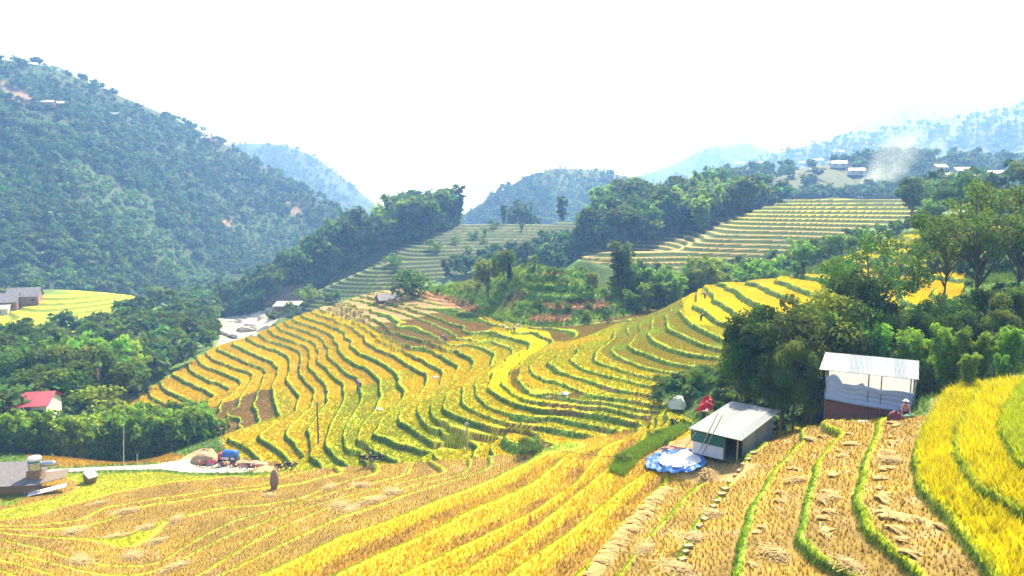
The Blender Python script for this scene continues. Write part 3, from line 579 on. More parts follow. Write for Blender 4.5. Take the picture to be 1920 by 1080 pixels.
x, y, z, r_, c_ = rowpts(inF & isr & (PH > .08) & (PH < .86), .17, .05); n = len(x); print('ripe', n)
tufts('ripe_rice', x, y, z, RNG.uniform(.35, .6, n), RNG.uniform(.05, .10, n), GC[r_, c_] * RNG.uniform(.6, 1.3, (n, 1)), 6, .7, spread=.05)
x, y, z, r_, c_ = scatter(inF & ((PH > .90) | (PH < .05) | gbank) & ~inRD & ~yard, 80000, 1 / np.maximum(DD, 20) ** .7)
tufts('field_bank_grass', x, y, z, np.where(gbank[r_, c_] | isr[r_, c_], RNG.uniform(.12, .36, len(x)), RNG.uniform(.05, .17, len(x))), RNG.uniform(.03, .09, len(x)), mixc(GC[r_, c_], GRASS * 1.6, RNG.uniform(0, .35, (len(x), 1))), 4, .7)
x, y, z, r_, c_ = scatter(gbank, 9000); tufts('tall_bank_grass', x, y, z, RNG.uniform(.2, .6, len(x)), RNG.uniform(.04, .10, len(x)), mixc(C(.24, .40, .03), GRASS * .7, RNG.uniform(0, 1, (len(x), 1))), 5, .8)
gx_ = rest & (DD < 130) & ~inRD & ~sandy; x, y, z, r_, c_ = scatter(gx_, 22000, 1 / DD ** .5); tufts('rough_grass', x, y, z, RNG.uniform(.12, .5, len(x)), RNG.uniform(.04, .12, len(x)), mixc(GC[r_, c_], GRASS * .9, RNG.uniform(0, .9, (len(x), 1))), 4, .8)
kno = (PX > 770) & (inK | (rest & (DD > 100) & (DD < 178))) & ~((PX < 430) & (PY > 840))
x, y, z, r_, c_ = scatter(kno & (DD < 185), 40000); tufts('hillside_grass', x, y, z, RNG.uniform(.2, .6, len(x)), RNG.uniform(.12, .3, len(x)), mixc(GC[r_, c_], GRASS, RNG.uniform(.0, .6, (len(x), 1))), 4, .7)
# ------------------------------------------------------------------ trees
def leaf_quads(c, nrm, L, Wd, droop=None):        # leaf-sized faces at c, facing nrm
    n = len(c); r_ = RNG.normal(size=(n, 3)); t_ = np.cross(nrm, r_); t_ /= np.linalg.norm(t_, axis=1, keepdims=True) + 1e-9
    if droop is not None: t_ = droop / (np.linalg.norm(droop, axis=1, keepdims=True) + 1e-9)
    b_ = np.cross(nrm, t_); b_ /= np.linalg.norm(b_, axis=1, keepdims=True) + 1e-9
    L = np.asarray(L)[..., None]; Wd = np.asarray(Wd)[..., None]
    v = np.stack([c - t_ * L / 2, c + b_ * Wd / 2 - t_ * L * .05, c + t_ * L / 2, c - b_ * Wd / 2 - t_ * L * .05], 1); return v.reshape(-1, 3)
def rnd_dir(n): d = RNG.normal(size=(n, 3)); return d / np.linalg.norm(d, axis=1, keepdims=True)
def crown_broad(n, leaf, ncl=26, rx=3.2, rz=3.7, zc=6.1, green=(.075, .145, .020), open_=.0, clr=(.75, 1.5)):
    cd = rnd_dir(ncl); cd[:, 2] = cd[:, 2] * .9 + .12; rad = RNG.uniform(.45, 1.0, ncl) ** .6; cc = cd * rad[:, None] * np.array([rx, rx, rz]) * .82; cc[:, 2] += zc
    cr = RNG.uniform(.7, 1.5, ncl) * (1 - open_ * .35); k = RNG.choice(ncl, n, p=cr ** 2 / (cr ** 2).sum()); d = rnd_dir(n)
    p = cc[k] + d * (cr[k] * RNG.uniform(.55, 1.05, n))[:, None] * np.array([1, 1, .8]); nr = d * .6 + rnd_dir(n) * .7 + np.array([0, 0, .3]); nr /= np.linalg.norm(nr, axis=1, keepdims=True)
    ct = RNG.uniform(clr[0], clr[1], ncl); hue = RNG.uniform(-.2, .35, ncl); g = np.array(green)[None] * ct[k][:, None] * RNG.uniform(.75, 1.3, (n, 1)); g[:, 0] *= 1 + hue[k]
    return leaf_quads(p, nr, leaf * RNG.uniform(.7, 1.3, n), leaf * .6 * RNG.uniform(.7, 1.3, n)), np.repeat(g, 4, 0), cc
def crown_bamboo(n, leaf, ncul=20, h=9.5, spread=2.6, green=(.13, .28, .028)):
    culms = []
    for i in range(ncul):
        a = RNG.uniform(0, 6.283); s = spread * RNG.uniform(.25, 1.0); hh = h * RNG.uniform(.62, 1.0); b = RNG.uniform(0, .7)
        culms.append((math.cos(a), math.sin(a), s, hh, b))
    k = RNG.integers(0, ncul, n // 7 + 1).repeat(7)[:n]; t_ = (RNG.uniform(.16, 1.0, n // 7 + 1) ** .8).repeat(7)[:n]; cu = np.array(culms)[k]
    out = cu[:, 4] + cu[:, 2] * t_ ** 2.2; zz = cu[:, 3] * (t_ - .16 * t_ ** 5); sa = RNG.uniform(0, 6.283, n // 7 + 1).repeat(7)[:n]; sr = RNG.uniform(.15, .9, n // 7 + 1).repeat(7)[:n] * (1.1 - .5 * t_)
    p = np.stack([cu[:, 0] * out + np.cos(sa) * sr, cu[:, 1] * out + np.sin(sa) * sr, zz - .25 * sr], 1) + RNG.normal(0, .16, (n, 3))
    dr = np.stack([np.cos(sa) * .7 + cu[:, 0] * .3, np.sin(sa) * .7 + cu[:, 1] * .3, RNG.uniform(-1.1, .15, n)], 1) + RNG.normal(0, .3, (n, 3)); nr = np.cross(dr, rnd_dir(n)); nr /= np.linalg.norm(nr, axis=1, keepdims=True) + 1e-9
    ct = RNG.uniform(.7, 1.5, ncul); g = np.array(green)[None] * ct[k][:, None] * RNG.uniform(.7, 1.35, (n, 1)); g[:, 0] *= RNG.uniform(.8, 1.5, n)
    return leaf_quads(p, nr, leaf * RNG.uniform(.7, 1.3, n), leaf * .30 * RNG.uniform(.8, 1.3, n), dr), np.repeat(g, 4, 0), culms
def crown_cone(n, leaf, h=10., r0=2.3, green=(.035, .075, .022)):
    t_ = RNG.uniform(.12, 1, n) ** .8; a = RNG.uniform(0, 6.283, n); lob = .7 + .3 * np.sin(a * 5 + np.floor(t_ * 14) * 2.1); r_ = r0 * (1 - t_) ** .8 * lob * RNG.uniform(.5, 1.05, n)
    p = np.stack([np.cos(a) * r_, np.sin(a) * r_, h * t_ - .2 * r_], 1); nr = np.stack([np.cos(a) * .6, np.sin(a) * .6, np.full(n, .6)], 1) + .6 * rnd_dir(n); nr /= np.linalg.norm(nr, axis=1, keepdims=True)
    g = np.array(green)[None] * RNG.uniform(.6, 1.5, (n, 1)); return leaf_quads(p, nr, leaf * RNG.uniform(.7, 1.3, n), leaf * .55 * RNG.uniform(.7, 1.3, n)), np.repeat(g, 4, 0), None
def trunk_mesh(cc, h, r0=.2, lean=.3):
    m = MB(); top = (RNG.uniform(-lean, lean), RNG.uniform(-lean, lean), h); mid_ = (top[0] * .3 + RNG.uniform(-.15, .15), top[1] * .3, h * .5); m.tube([(0, 0, -.6), mid_, top], [r0, r0 * .7, r0 * .25], 7)
    for c in cc[::2] if cc is not None else ():
        z_ = RNG.uniform(.35, .8) * h; z_ = min(z_, c[2] * .85); st_ = Vector(mid_) * (z_ / h) * 1.5; st_.z = z_; e_ = Vector(c); m.tube([st_, st_.lerp(e_, .5) + Vector((0, 0, .25)), e_], [r0 * .42, r0 * .27, r0 * .1], 5)
    return m
def culm_mesh(culms):
    m = MB()
    for ca, sa, s, hh, b in culms:
        m.tube([(ca * (b + s * t_ ** 2.2), sa * (b + s * t_ ** 2.2), hh * (t_ - .16 * t_ ** 5) - (.4 if t_ == 0 else 0)) for t_ in (0, .3, .6, .85, 1)], [.055, .05, .04, .025, .01], 5)
    return m
M_CULM = plain('bamboo_culm', (.20, .24, .06), .6, scale=2)
ARCH = {}
def mkmesh(mb, name, mat):
    o = mb.build(name, mat); me = o.data; bpy.data.objects.remove(o); me.polygons.foreach_set('use_smooth', [True] * len(me.polygons)); return me
def arch(kind, lod, nv):
    out = []
    for i in range(nv):
        nl, lf = {'near': (9000, .30), 'mid': (2600, .52), 'far': (700, .95)}[lod]
        if kind == 'bamboo':
            v, c, cu = crown_bamboo(int(nl * 1.15), lf * 1.55); tr = mkmesh(culm_mesh(cu), 'trunk', M_CULM)
        elif kind == 'column':
            v, c, cu = crown_bamboo(nl, lf * 1.25, 16, 11.5, 1.0, (.05, .11, .03)); tr = mkmesh(culm_mesh(cu), 'trunk', M_CULM)
        elif kind == 'cone':
            v, c, _ = crown_cone(nl, lf); tr = mkmesh(trunk_mesh(None, 9.6, .17, .05), 'trunk', M_BARK)
        elif kind == 'airy':
            v, c, cc = crown_broad(int(nl * .9), lf * .72, 70, 5.4, 3.0, 7.6, (.095, .185, .028), 1.2); tr = mkmesh(trunk_mesh(cc, 9.2, .15, .9), 'trunk', M_BARK)
        elif kind == 'lime':
            v, c, cc = crown_broad(nl, lf * .9, 24, 2.6, 4.0, 5.6, (.15, .21, .02)); tr = mkmesh(trunk_mesh(cc, 8.4, .16), 'trunk', M_BARK)
        elif kind == 'shrub':
            v, c, cc = crown_broad(nl // 2, lf * .8, 12, 3.2, 2.0, 1.9, (.10, .20, .022)); tr = mkmesh(trunk_mesh(cc, 2.4, .09), 'trunk', M_BARK)
        else:
            v, c, cc = crown_broad(nl, lf); tr = mkmesh(trunk_mesh(cc, 8.8), 'trunk', M_BARK)
        cm = mesh_np('crown', v, np.arange(len(v)).reshape(-1, 4), M_LEAF, c, link=False); hgt = float(np.percentile(v[:, 2], 99)); out.append((tr, cm, hgt))
    return out
TREE_N = [0]
NAMES = {'bamboo': ('bamboo_clump', 'bamboo'), 'column': ('bamboo_clump', 'bamboo'), 'shrub': ('shrub', 'shrub'), 'cone': ('conifer_tree', 'tree'), 'airy': ('open_crowned_tree', 'tree'), 'lime': ('young_tree', 'tree'), 'broad': ('broadleaf_tree', 'tree')}
def tree(kind, loc, h, label, group=None, wide=1.0, lod=None):
    d = math.hypot(loc[0], loc[1]); lod = lod or ('near' if d < 100 else 'mid' if d < 220 else 'far')
    if (kind, lod) not in ARCH: ARCH[(kind, lod)] = arch(kind, lod, 3)
    tr, cm, hh = ARCH[(kind, lod)][RNG.integers(0, 3)]; nm, cat = NAMES[kind]; s = h / hh
    r_ = empty(nm, loc, RNG.uniform(0, 6.28)); r_.scale = (s * wide, s * wide, s); tag(r_, label, cat, group)
    for n_, me in (('trunk', tr), ('crown', cm)): o = bpy.data.objects.new(n_, me); COL.objects.link(o); o.parent = r_
    TREE_N[0] += 1; return r_
def ttop(kind, px, D, ytop, label, group=None, wide=1.0, lod=None):      # a tree in that direction whose top reaches a given height
    g = atD(px, D); a, e = aze(px, ytop); return tree(kind, g, max(1.2, float(e) * D - g.z), label, group, wide, lod)
# by the two huts: one tree after another
GR = 'trees on the slope behind the two huts'
for k_, px, D, yt, w_, lab in [
 ('broad', 1425, 59, 585, .85, 'dark leafy tree left of the white shelter, foremost in its clump'), ('broad', 1478, 60, 570, .9, 'tall dark leafy tree rising behind the grey roofed hut'), ('broad', 1398, 62, 628, .7, 'small dark tree at the left edge of the clump by the huts'),
 ('broad', 1500, 56, 640, .7, 'dark bushy tree against the left side of the white shelter'), ('lime', 1560, 65, 552, .95, 'slender yellow green tree just behind the white shelter'), ('bamboo', 1535, 64, 585, .6, 'narrow olive bamboo beside the yellow green tree'),
 ('airy', 1640, 72, 440, .85, 'sparse crowned tree in front of the golden field'), ('broad', 1600, 68, 520, .7, 'dark tree with ragged crown left of the golden gap'), ('airy', 1835, 80, 345, .95, 'tallest tree with a wide open crown on the right slope'),
 ('airy', 1770, 84, 405, .7, 'open crowned tree left of the tallest one'), ('airy', 1912, 82, 352, .8, 'open crowned tree cut by the right edge of the view'), ('broad', 1690, 67, 590, .8, 'round dark green tree behind the white shelter roof'),
 ('broad', 1765, 70, 560, .7, 'grey green bushy tree under the tallest open crown'), ('broad', 1850, 70, 545, .8, 'dense dark tree under the tallest open crown'), ('broad', 1905, 68, 540, .8, 'dense dark tree at the right edge below the open crowns'),
 ('bamboo', 1640, 65, 610, .8, 'leafy bamboo behind the right end of the white roof'), ('bamboo', 1725, 63, 625, .8, 'feathery bamboo right of the white shelter roof'), ('bamboo', 1790, 61, 615, .85, 'feathery bamboo in the middle of the row above the yellow plot'),
 ('bamboo', 1850, 60, 625, .85, 'feathery bamboo near the right end of the row above the yellow plot'), ('bamboo', 1908, 59, 615, .85, 'feathery bamboo at the right edge above the yellow plot'), ('lime', 1610, 64, 640, .6, 'bright lime young tree peeping over the white roof'),
 ('broad', 1560, 72, 600, .7, 'dark tree behind the slender yellow green one'), ('bamboo', 1680, 64, 660, .7, 'low bamboo close behind the white shelter'), ('broad', 1455, 57, 665, .7, 'low dark tree in the shade behind the grey roofed hut'),
 ('bamboo', 1765, 63, 655, .8, 'low bamboo beside the fence wire above the yellow plot'), ('bamboo', 1830, 56, 665, .8, 'low bamboo behind the yellow plot, right of the wire post'), ('bamboo', 1890, 56, 668, .8, 'low bamboo behind the yellow plot at the right edge'),
 ('broad', 1520, 66, 622, .75, 'dark tree between the leafy clump and the yellow green tree'), ('broad', 1590, 63, 612, .7, 'dark tree above the left end of the white roof'), ('broad', 1655, 70, 560, .7, 'blue green tree below the golden gap'), ('broad', 1730, 68, 585, .7, 'blue green tree right of the golden gap'), ('broad', 1800, 66, 580, .75, 'dark tree above the feathery bamboo row'), ('broad', 1880, 65, 585, .75, 'dark tree above the right end of the bamboo row')]:
    ttop(k_, px, D, yt, lab, GR, w_ * (.9 if px < 1510 else 1.05))
# the bamboo bank beside the road
for i in range(20):
    px = -25 + i * 22.5; ttop('bamboo', px, 118.5 + RNG.uniform(-1, 1), 780 + RNG.uniform(-8, 12) + (px > 370) * 14, 'bright green bamboo in the row above the gold strip by the road', 'bamboo clumps in the row along the road', 1.15)
for i in range(7):
    px = 278 + i * 14; ttop('bamboo', px, 124 + RNG.uniform(-2, 3), 758 + RNG.uniform(-10, 12), 'bamboo in the second row, against the foot of the terraces', 'bamboo clumps between the road row and the terraces', 1.1)
for i in range(5): ttop('bamboo', -30 + i * 24, 121.5, 785 + RNG.uniform(-6, 8), 'bamboo growing in front of the red roofed house', 'bamboo clumps before the red roofed house', 1.0)
ttop('lime', 155, 128, 728, 'rounded yellow green tree right of the red roofed house', None, 1.5)
# wood on the valley floor, left
def zone_pts(poly, n, dmin, dmax, mind, hid=False):
    m = in_poly(PX, PY, poly) & (DD > dmin) & (DD < dmax) & ~inM & ~inTL & ~inRV & ~inRD & ~inTF
    if not hid: m &= VISD
    ii = np.nonzero(m.ravel())[0]; wt = (np.clip(np.gradient(EL, axis=0), 0, None) + 2e-5).ravel()[ii]; out = []
    if len(ii) == 0: return out
    p = np.cumsum(wt); tries = 0
    while len(out) < n and tries < n * 40:
        tries += 1; k = ii[min(np.searchsorted(p, RNG.uniform(0, p[-1])), len(ii) - 1)]; q_ = (VERT[k, 0], VERT[k, 1], VERT[k, 2])
        if all((q_[0] - a[0]) ** 2 + (q_[1] - a[1]) ** 2 > mind ** 2 for a in out): out.append(q_)
    return out
KB = ['broad', 'broad', 'broad', 'bamboo', 'column', 'broad']
for q_ in zone_pts([(-20,650),(100,640),(250,610),(400,600),(418,640),(400,665),(330,720),(230,762),(130,745),(0,745),(-20,700)], 66, 120, 262, 4.2):
    if math.hypot(q_[0], q_[1]) > np.interp(float(proj(*q_)[0]), [190, 205, 430], [100, 152, 190]): tree(KB[RNG.integers(0, 6)], q_, RNG.uniform(7, 11.5) * (.62 if math.hypot(q_[0], q_[1]) > 165 and q_[0] < -75 else 1), 'tree in the dark wood between the terraces and the left yellow field', 'trees of the valley wood', 1.1)
for px, D, yt, k_ in [(175,136,660,'broad'),(195,150,668,'broad'),(240,172,640,'broad'),(290,182,632,'broad'),(120,140,650,'broad'),(75,142,655,'broad'),(30,143,662,'broad'),(345,190,622,'bamboo'),(215,165,640,'bamboo'),(150,150,640,'bamboo'),(375,195,615,'broad'),(0,150,655,'broad'),(100,150,650,'bamboo'),(60,130,690,'broad'),(110,131,700,'broad')]:
    ttop(k_, px, D, yt, 'large dark tree at the near edge of the valley wood by the red roofed house', 'large trees at the near edge of the valley wood', 1.25)
# belt of bamboo and trees behind the right terraces, and shrubs of the knoll
for i in range(46):
    px = RNG.uniform(1060, 1500); D = RNG.uniform(150, 184) if px > 1300 else RNG.uniform(158, 186); yt = np.interp(px, [1050, 1150, 1300, 1400, 1500], [512, 505, 498, 488, 470]) + RNG.uniform(-10, 26)
    ttop(['bamboo', 'bamboo', 'broad'][i % 3], px, D, yt, 'bamboo or bush in the belt between the knoll and the far terraced hill', 'green belt behind the right terraces', 1.2)
for px, D, yt, k_ in [(1165,150,455,'column'),(1185,152,490,'bamboo'),(1215,146,532,'bamboo'),(1182,142,545,'bamboo'),(1235,146,532,'broad'),(1265,148,520,'bamboo')]: ttop(k_, px, D, yt, 'dark tree at the right foot of the knoll', 'trees at the right foot of the knoll', 1.2)
for i in range(16):
    px = 1490 + i * 17; ttop('bamboo' if i % 2 else 'broad', px, RNG.uniform(165, 185), np.interp(px, [1490, 1760], [455, 408]) + RNG.uniform(-6, 14), 'bush in the strip above the upper yellow paddies', 'bushes above the upper yellow paddies', 1.2)
for px, D, yt, k_, lab in [(945,151,470,'broad','dark round tree standing on the knoll top'),(915,152,488,'lime','yellow green bush left on the knoll top'),(985,151,486,'broad','dark bush beside the knoll tree'),(1003,150,478,'lime','pale feathery tree on the knoll top'),(955,149,490,'cone','slim tree at the front of the knoll top'),(1110,142,512,'lime','small lone tree on the knoll shoulder'),(1790,190,326,'broad','round dark tree in front of the right farmhouses'),(1755,185,352,'broad','dark bushy tree left of the round tree below the farmhouses'),(1735,180,375,'bamboo','bamboo below the right farmhouses'),(1905,200,300,'broad','dark tree at the right edge by the farmhouse'),(1700,205,335,'broad','low round tree left of the farmhouses'),(945,345,385,'column','short column of bamboo on the far terraces'),(1052,352,368,'column','tall dark column of bamboo on the far terraces'),(980,380,378,'broad','small round tree beyond the far terraces'),(775,172,506,'shrub','thin leafed tree beside the roof on the terrace crest'),(610,300,535,'broad','dark tree by the river terraces'),(575,292,565,'broad','bush beside the white roof by the river')]:
    ttop(k_, px, D, yt, lab, None, 1.15)
for q_ in zone_pts([(770,540),(860,512),(1060,505),(1180,570),(1190,600),(1090,604),(990,604),(900,580)], 62, 112, 178, 1.5): tree('shrub', q_, RNG.uniform(.6, 1.7), 'green shrub on the side of the knoll', 'shrubs on the knoll', 1.0, 'mid')
for q_ in zone_pts([(1200,700),(1300,700),(1380,700),(1380,760),(1300,750),(1260,735),(1180,725)], 22, 60, 88, 1.2):
    a_, b_ = proj(*q_)
    if 1225 < a_ < 1365 and b_ > 728: continue
    tree('shrub', q_, RNG.uniform(.8, 1.8), 'bush on the overgrown bank by the white sheeted heap', 'bushes on the overgrown bank', 1.3)
for px, yt in [(1292,682),(1305,676),(1320,668),(1335,672),(1348,664),(1362,660),(1300,694),(1328,690),(1352,686),(1280,698),(1375,670),(1340,700)]: tree('shrub', ground(px, yt + 38), RNG.uniform(.9, 1.6), 'leafy bush above the red cloth, left of the tall dark trees', 'bushes left of the tall dark trees', 1.0)
for px, py, h in [(1165,872,.9),(1180,862,.7),(990,848,1.5),(1228,822,.7)]: tree('shrub', ground(px, py), h, {1165: 'low bush on the green bank left of the blue tarp', 1180: 'small bush above the first one beside the blue tarp', 990: 'lone bush at the foot of the gold slope', 1228: 'small bush at the top of the green bank'}[px], None, 1.2)
# ridge wood and grove beyond the terraces
for q_ in zone_pts([(480,590),(560,520),(640,470),(740,430),(860,415),(865,440),(740,480),(640,520),(540,580)], 40, 260, 420, 7, True): tree(['column', 'bamboo', 'broad'][RNG.integers(0, 3)], q_, RNG.uniform(12, 19), 'dark tree of the wood along the ridge beyond the terraces', 'trees of the ridge wood', 1.2)
mtf = inTF & VISD; kk_ = np.nonzero(mtf.ravel())[0]
for k in RNG.choice(kk_, 26): tree(['shrub', 'bamboo', 'shrub'][RNG.integers(0, 3)], (VERT[k, 0], VERT[k, 1], VERT[k, 2]), RNG.uniform(1.8, 4.5), 'small tree scattered on the far shaded terraces', 'trees scattered on the far terraces', 1.1)
for i in range(14): px = 735 + i * 9.5; ttop('column', px, 345 + RNG.uniform(-8, 8), 358 + abs(px - 815) * .18 + RNG.uniform(-5, 12), 'tall bamboo on the crest of the ridge wood', 'bamboo on the crest of the ridge wood', 1.5)
for q_ in zone_pts([(1100,450),(1130,410),(1200,385),(1300,375),(1425,372),(1430,410),(1300,440),(1200,465),(1120,475)], 44, 250, 320, 6, True): tree(['broad', 'broad', 'bamboo', 'broad'][RNG.integers(0, 4)], q_, RNG.uniform(9, 15), 'dark tree of the grove in the middle distance right of the far terraces', 'trees of the middle grove', 1.35)
print('trees', TREE_N[0])
# ------------------------------------------------------------------ far woods: thousands of crowns that read as one mass
FA = []
for s in range(6):
    v, c, _ = crown_broad(120, 1.75, 14, 3.0, 3.4, 5.2, (.045, .090, .022)) if s < 4 else crown_bamboo(120, 2.2, 9, 10, 2.0, (.045, .095, .028)); FA.append((v, c))
def forest(name, pts, h, tintm):
    V_, C_ = [], []
    for (x, y, z), hh, tm in zip(pts, h, tintm):
        v, c = FA[RNG.integers(0, 6)]; a = RNG.uniform(0, 6.283); s = hh / 9.0; ca, sa = math.cos(a) * s * 1.15, math.sin(a) * s * 1.15
        V_.append(np.stack([v[:, 0] * ca - v[:, 1] * sa + x, v[:, 0] * sa + v[:, 1] * ca + y, v[:, 2] * s + z - .6], 1)); C_.append(c * tm)
    V_ = np.concatenate(V_); o = mesh_np(name, V_, np.arange(len(V_)).reshape(-1, 4), M_FOREST, np.concatenate(C_)); o['kind'] = 'stuff'; return o
dE = np.clip(np.gradient(EL, axis=0), 0, None)
def far_forest(name, mask, n, h0, h1):
    wt = (dE + 1.5e-5) * (mask & (blur(VIS, 2) > .05)) * np.clip(1. + pale[..., 0] * .5, .12, 2); p = np.cumsum(wt.ravel()); k = np.searchsorted(p, RNG.uniform(0, p[-1], n)); k = np.clip(k, 0, NR * NC - 1)
    r_, c_ = k // NC, k % NC; d = DD[r_, c_] * (1 + RNG.uniform(-.5, .5, n) * .01); a = AZ[c_] + RNG.uniform(-.5, .5, n) * R(.088); x, y = d * np.sin(a), d * np.cos(a); z = hz(x, y)
    small = pale[r_, c_, 0] > .5; h = RNG.uniform(h0, h1, n) * np.where(small, .5, 1) * (1 + .25 * (DD[r_, c_] > 900)); tm = RNG.uniform(.85, 1.9, (n, 1)) * np.array([[.95, 1.08, .95]]) * np.where(small, 1.6, 1.)[:, None]; tm[:, 0] *= RNG.uniform(.8, 1.5, n)
    return forest(name, np.stack([x, y, z], 1), h, tm[:, None, :])
wood = ~(inM | inF | inTM | inTF | inR2 | inTL | (inTU & ((fbm(X / 14., Y / 14., 71, 2) < .60) | (PX > 1545))) | inRV | inK) & ~scar
far_forest('mountain_forest', wood & (DD > 285) & (AA < R(-4)), 8200, 5, 9.5)
far_forest('far_hill_forest', wood & (DD > 420) & (AA >= R(-4)), 5200, 6, 11)
far_forest('valley_wood', wood & (DD > 118) & (DD <= 285) & (AA < R(-14)) & (PY > 520) & (PY < 850) & (DD > np.interp(PX, [190, 205, 430], [118, 155, 190])), 420, 5, 9)
far_forest('wooded_slopes', wood & (DD > 215) & (DD <= 420) & (AA >= R(-14)) & (PY < 520), 420, 5, 11)
far_forest('hillside_scrub', wood & (DD > 110) & (DD <= 215) & (AA > R(9)), 500, 2.0, 4.2)
near_slope = wood & (DD > 61) & (DD < 112) & (PX > 1230) & (PY > 480)
far_forest('slope_undergrowth', near_slope, 420, 1.2, 2.6)
# ------------------------------------------------------------------ the two huts
M_TIN = ribbed('grey_tin', (.125, .15, .165), (.19, .215, .23), .17, .6, .05); M_TINW = ribbed('bright_tin', (.23, .27, .31), (.09, .125, .18), .16, .5, .1)
M_SIDE = ribbed('dull_tin', (.20, .22, .27), (.30, .31, .36), .17, .6, .2, 1, (.16, .08, .06)); M_GREEN = ribbed('green_sheet', (.012, .13, .10), (.015, .16, .12), .12, .5, 0., 2)
M_PALE = plain('pale_sheet', (.58, .60, .70), .5, scale=2, c2=(.50, .52, .60)); M_TARP = plain('white_tarp', (.78, .80, .84), .5, scale=1.5, c2=(.74, .76, .80), trans=.72)
M_TARPF = plain('blue_white_tarp', (.42, .50, .74), .5, scale=1.5, c2=(.34, .42, .66), trans=.2); M_WHITE = plain('white_cloth', (.82, .82, .82), .6, scale=3, c2=(.72, .72, .74), trans=.25); M_BRICK = brick_mat('brick'); M_POST = plain('weathered_post', (.20, .16, .12), .8); M_BAMB = plain('dry_bamboo', (.46, .34, .18), .6, scale=8)
M_BLUE = plain('blue_tarp', (.012, .075, .34), .45, scale=2.2, c2=(.035, .17, .48), trans=.1); M_DARK = plain('dark_metal', (.03, .03, .035), .5); M_RED = plain('red_cloth', (.70, .03, .02), .6, scale=3, c2=(.50, .02, .02), trans=.2)
M_STEEL = plain('steel', (.50, .52, .54), .3, .8); M_WOOD = plain('old_wood', (.26, .17, .10), .8, scale=4); M_RUB = plain('rubber', (.02, .02, .022), .8); M_GLASS = plain('window_glass', (.04, .05, .06), .1)
A = empty('grey_roofed_hut', (12.55, 46.35, -17.05), R(-40)); tag(A, 'small hut with a grey tin roof, green shutter and dark open doorway', 'hut')
MB().slab([(-.22, -.30, 1.78), (3.52, -.30, 1.72), (3.55, 7.0, 2.06), (-.2, 7.0, 2.10)], .035).build('roof', M_TIN, A)
o = MB().box((1.1, 0, .45), (2.2, .05, .9)).box((.02, 3.2, .9), (.05, 6.3, 1.8)).box((1.6, 6.45, .95), (3.2, .05, 1.9)); o.build('wall', M_PALE, A)
MB().box((3.2, 3.6, .92), (.05, 5.7, 1.76)).build('side_wall', M_SIDE, A)
o = MB().box((1.06, -.085, 1.22), (2.4, .05, .70)).build('shutter', M_GREEN, A)
m = MB().box((2.28, -.02, .86), (.07, .07, 1.72)).build('door_post', M_POST, A); MB().box((3.16, -.02, .86), (.07, .07, 1.72)).build('door_post', M_BAMB, A)
MB().box((1.6, 3.2, .01), (3.1, 6.3, .05)).build('floor_slab', M_POST, A); MB().box((1.6, -.2, 1.70), (3.5, .06, .05)).box((1.6, 6.8, 2.0), (3.5, .06, .05)).build('roof_beam', M_BAMB, A)
MB().box((2.3, 3.6, .6), (1.2, 2.2, 1.0)).box((.8, 4.4, .5), (.9, 1.4, .8)).build('stored_crate', M_WOOD, A)
def T(px, py, t): dx, dy, dz = ray(px, py); return Vector((dx * t, dy * t, dz * t))
def pole(a, b, r_, label, name='bamboo_pole', cat='pole', group=None, mat=None):
    o = MB(); a = Vector(a); b = Vector(b); c = a.lerp(b, .5) + Vector((RNG.uniform(-.03, .03), 0, -.03)); o.tube([Vector(), c - a, b - a], [r_, r_ * .9, r_ * .7], 7); q = o.build(name, mat or M_BAMB); q.location = a; return tag(q, label, cat, group)
pole(ground(1306, 857), T(1347, 773, 45.9), .035, 'longer of the two bamboo poles crossing above the green shutter'); pole(ground(1313, 859), T(1355, 777, 45.6), .035, 'bamboo pole leaning beside the longest one on the green shutter')
pole(ground(1276, 851), T(1304, 811, 46.9), .04, 'bamboo pole propped against the left edge of the green shutter'); pole(ground(1291, 854), T(1303, 839, 46.6), .035, 'short bamboo stick leaning low against the pale hut wall')
# blue tarp with grain drying on white sheet
def ring(cx, cy, rx, ry, n, wob, s):
    rg = np.random.default_rng(s); f1, f2 = rg.uniform(0, 6, 2); o = []
    for i in range(n):
        a = 2 * math.pi * i / n; k = 1 + wob * (math.sin(3 * a + f1) * .5 + math.sin(7 * a + f2) * .3 + math.sin(13 * a) * .25); g = ground(cx + rx * k * math.cos(a), cy + ry * k * math.sin(a)); o.append(g)
    return o
rg_ = ring(1265, 871, 57, 22, 72, .07, 3); c0 = sum(rg_, Vector()) / len(rg_)
def rump(x, y, t): 
    X_, Y_ = x + c0.x, y + c0.y; w = np.clip((t - .45) / .4, 0, 1); an = math.atan2(y, x)
    return float(hz(X_, Y_)) - c0.z + .06 + w * (.10 + .55 * abs(float(fbm(np.array(X_ * 1.1), np.array(Y_ * 1.1), 5, 3)) - .5) * 2 + .12 * float(vnoise(np.array(an * 5.), np.array(t * 3.), 8))) * (1.2 - .5 * t) + .10 * w * (float(vnoise(X_ * 3, Y_ * 3, 3)) - .3)
tp = cloth('blue_tarp', [(p.x - c0.x, p.y - c0.y) for p in rg_], rump, M_BLUE, n=30); tp.location = c0; tag(tp, 'rumpled blue tarp spread on the ground in front of the grey roofed hut', 'tarp')
rg2 = ring(1273, 869, 40, 14, 60, .09, 8); c1 = sum(rg2, Vector()) / len(rg2)
gr = cloth('white_sheet', [(p.x - c1.x, p.y - c1.y) for p in rg2], lambda x, y, t: float(hz(x + c1.x, y + c1.y)) - c1.z + .24 + .07 * (1 - t) + .05 * float(vnoise((x + c1.x) * 4, (y + c1.y) * 4, 9)), M_WHITE, n=18); gr.location = c1; tag(gr, 'white sheet lying on the blue tarp', 'sheet')
